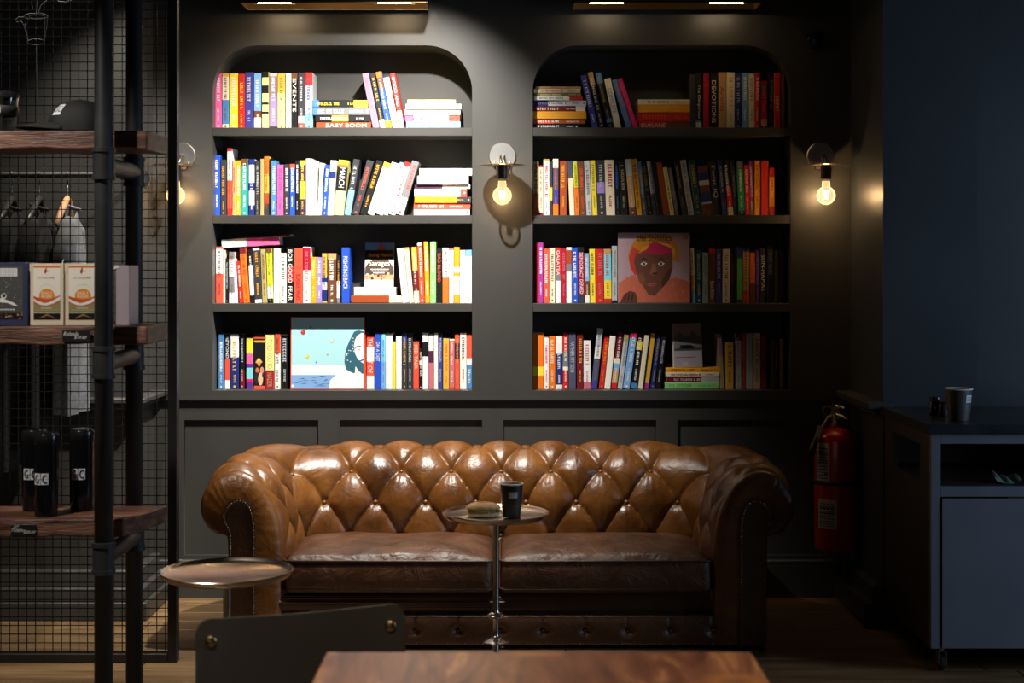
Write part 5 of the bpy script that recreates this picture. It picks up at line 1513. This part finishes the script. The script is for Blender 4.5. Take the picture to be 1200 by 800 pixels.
# ------------------------------------------------------------------ grey service cabinet
Yc0 = 5.02; Yc1 = 5.645; x0 = PX(1091, Yc0); x1 = 2.35; sc_ = F/Yc0
Z = lambda py: PZ(py, Yc0)
t = thing('service_cabinet', 'grey wheeled service cabinet with open niche and dark side panel', 'cabinet', (x0, Yc0, 0))
Wd = x1-x0; Dp = Yc1-Yc0
zt_, zb_, z570, z582, zbot = Z(508.3), Z(520), Z(570), Z(582), Z(760)
f = .031
q = MB(); q.bbox(0, f, 0, .02, zbot, zt_, .001); q.bbox(f, Wd, 0, .02, zb_, zt_, .001); q.bbox(f, Wd, 0, .02, z582, z570, .001); q.bbox(f, Wd, .002, .02, zbot, zbot+.012, .001); q.bbox(Wd-f, Wd, 0, .0201, zbot, zt_, .001); q.build('face_frame', M['greycab'], t)
q = MB(); q.bbox(f+.004, .62, -.004, .0, zbot+.002, z582-.005, .001); o = q.build('door', M['greycab'], t)
q = MB(); q.box(.25,.38,-.006,-.003,z582-.004,z582-.001); q.build('finger_pull', M['chrome'], o)
q = MB(); q.bbox(.626, Wd-f-.004, -.004, .0, zbot+.002, z582-.005, .001); q.build('door', M['greycab'], t)
# side panel with a sloping-side window opening into the niche
ya, yb_ = .135, .50
q = MB()
q.box(0, .018, .02, Dp, z570-.03+.03, z570, )
q = MB(); q.box(0,.018,.02,Dp,zbot,z570+.0); q.box(0,.018,.02,Dp,zb_-.015,zt_); q.box(0,.018,.02,ya,z570,zb_-.015); q.box(0,.018,yb_,Dp,z570,zb_-.015); q.build('side_panel', M['cabside'], t)
q = MB(); q.box(.018, Wd, .02, Dp, z570-.018, z570); q.build('niche_shelf', M['cabside'], t)
q = MB(); q.box(.018, Wd, Dp-.018, Dp, zbot, zt_); q.build('rear_panel', M['cabside'], t)
q = MB(); q.box(.018, Wd, .02, Dp-.018, zbot, zbot+.018); q.build('bottom_panel', M['cabside'], t)
q = MB(); q.box(Wd-.018, Wd, .02, Dp-.018, zbot+.018, zt_); q.build('side_panel', M['cabside'], t)
cast = None
for (cx, cy) in ((.05,.06),(.05,Dp-.06),(Wd-.06,.06),(Wd-.06,Dp-.06)):
    if cast is None:
        q = MB(); q.bbox(-.028,.028,-.028,.028,zbot-.006,zbot,.001); q.tube([(0,0,zbot-.005),(0,.0,zbot-.022)], .010, 10); q.box(-.014,-.011,-.018,.018,.022,zbot-.018); q.box(.011,.014,-.018,.018,.022,zbot-.018)
        cast = q.build('caster', M['chrome'], t); a_ = cast
        q = MB(); q.lathe([(0,-.009),(.024,-.009),(.029,-.006),(.029,.006),(.024,.009),(0,.009)], (0,.004,.029), 24, axis='x'); wh = fix_normals(q.build('wheel', M['hose'], cast, True, 40))
    else:
        a_ = cast.copy(); COL.objects.link(a_); a_.parent = t; b_ = wh.copy(); COL.objects.link(b_); b_.parent = a_
    a_.location = (cx, cy, 0)
t = thing('countertop', 'dark stone countertop on the grey service cabinet', 'countertop', (x0, Yc0, zt_))
q = MB(); q.bbox(-.012, Wd+.02, -.012, Dp+.003, .0005, Z(497)-zt_, .002); q.build('slab', M['counter'], t)
zc_ = Z(497)+.001
Yk = 5.14; t, r0, r1 = cup(PX(1123.3, Yk), Yk, zc_, .108, .0455, M['paperdark'], 'dark paper cup with white label on the dark countertop')
curved_label(t, r0, r1, .108, -72, -40, .062, .086, M['labelwhite'])
q = MB()
for k in range(3):
    for j in range(4): 
        a = -69+7*j; zz = .066+.006*k; R_ = r0+(r1-r0)*zz/.108+.0028; q.add([(R_*math.cos(R(b)), R_*math.sin(R(b)), z_) for b, z_ in ((a,zz),(a+5,zz),(a+5,zz+.003),(a,zz+.003))], [(0,1,2,3)], (.08,.09,.2))
q.build('printed_mark', M['print'], t)
Yk = 5.30; t = thing('sugar_jar', 'small dark jar on the countertop beside the paper cup', 'jar', (PX(1096, Yk), Yk, zc_))
q = MB(); q.lathe([(0,0),(.019,0),(.021,.003),(.021,.045),(.017,.05),(0,.05)], n=28); fix_normals(q.build('body', M['gloss'], t, True, 40))
q = MB(); q.lathe([(0,.0505),(.018,.0505),(.019,.053),(.018,.064),(0,.066)], n=28); fix_normals(q.build('lid', M['blackplastic'], t, True, 40))
t = thing('sugar_jar', 'short bluish-black pot tucked between jar and paper cup', 'jar', (PX(1106, 5.27), 5.27, zc_))
q = MB(); q.lathe([(0,0),(.016,0),(.018,.003),(.018,.040),(.014,.045),(0,.045)], n=24); fix_normals(q.build('body', M['counter'], t, True, 40))
q = MB(); q.lathe([(0,.0455),(.0155,.0455),(.016,.050),(0,.052)], n=24); fix_normals(q.build('lid', M['blackplastic'], t, True, 40))
# crumpled pale green bag in the niche
Yk = 5.12; t = thing('crumpled_bag', 'crumpled pale green plastic bag lying in the cabinet niche', 'bag', (PX(1178, Yk), Yk, z570+.001))
M['bag'] = mat('pale_green_film', (.16,.24,.19), .3)
q = MB()
q.grid(lambda u, v: ((u-.5)*.085, (v-.5)*.08, max(.0005, .020*abs(math.sin(u*8+v*3))*math.sin(math.pi*v)+.008*math.sin(u*21+v*15)*math.sin(math.pi*v)+.012*abs(2*u-1)**2)), 24, 18); q.build('film', M['bag'], t, True)
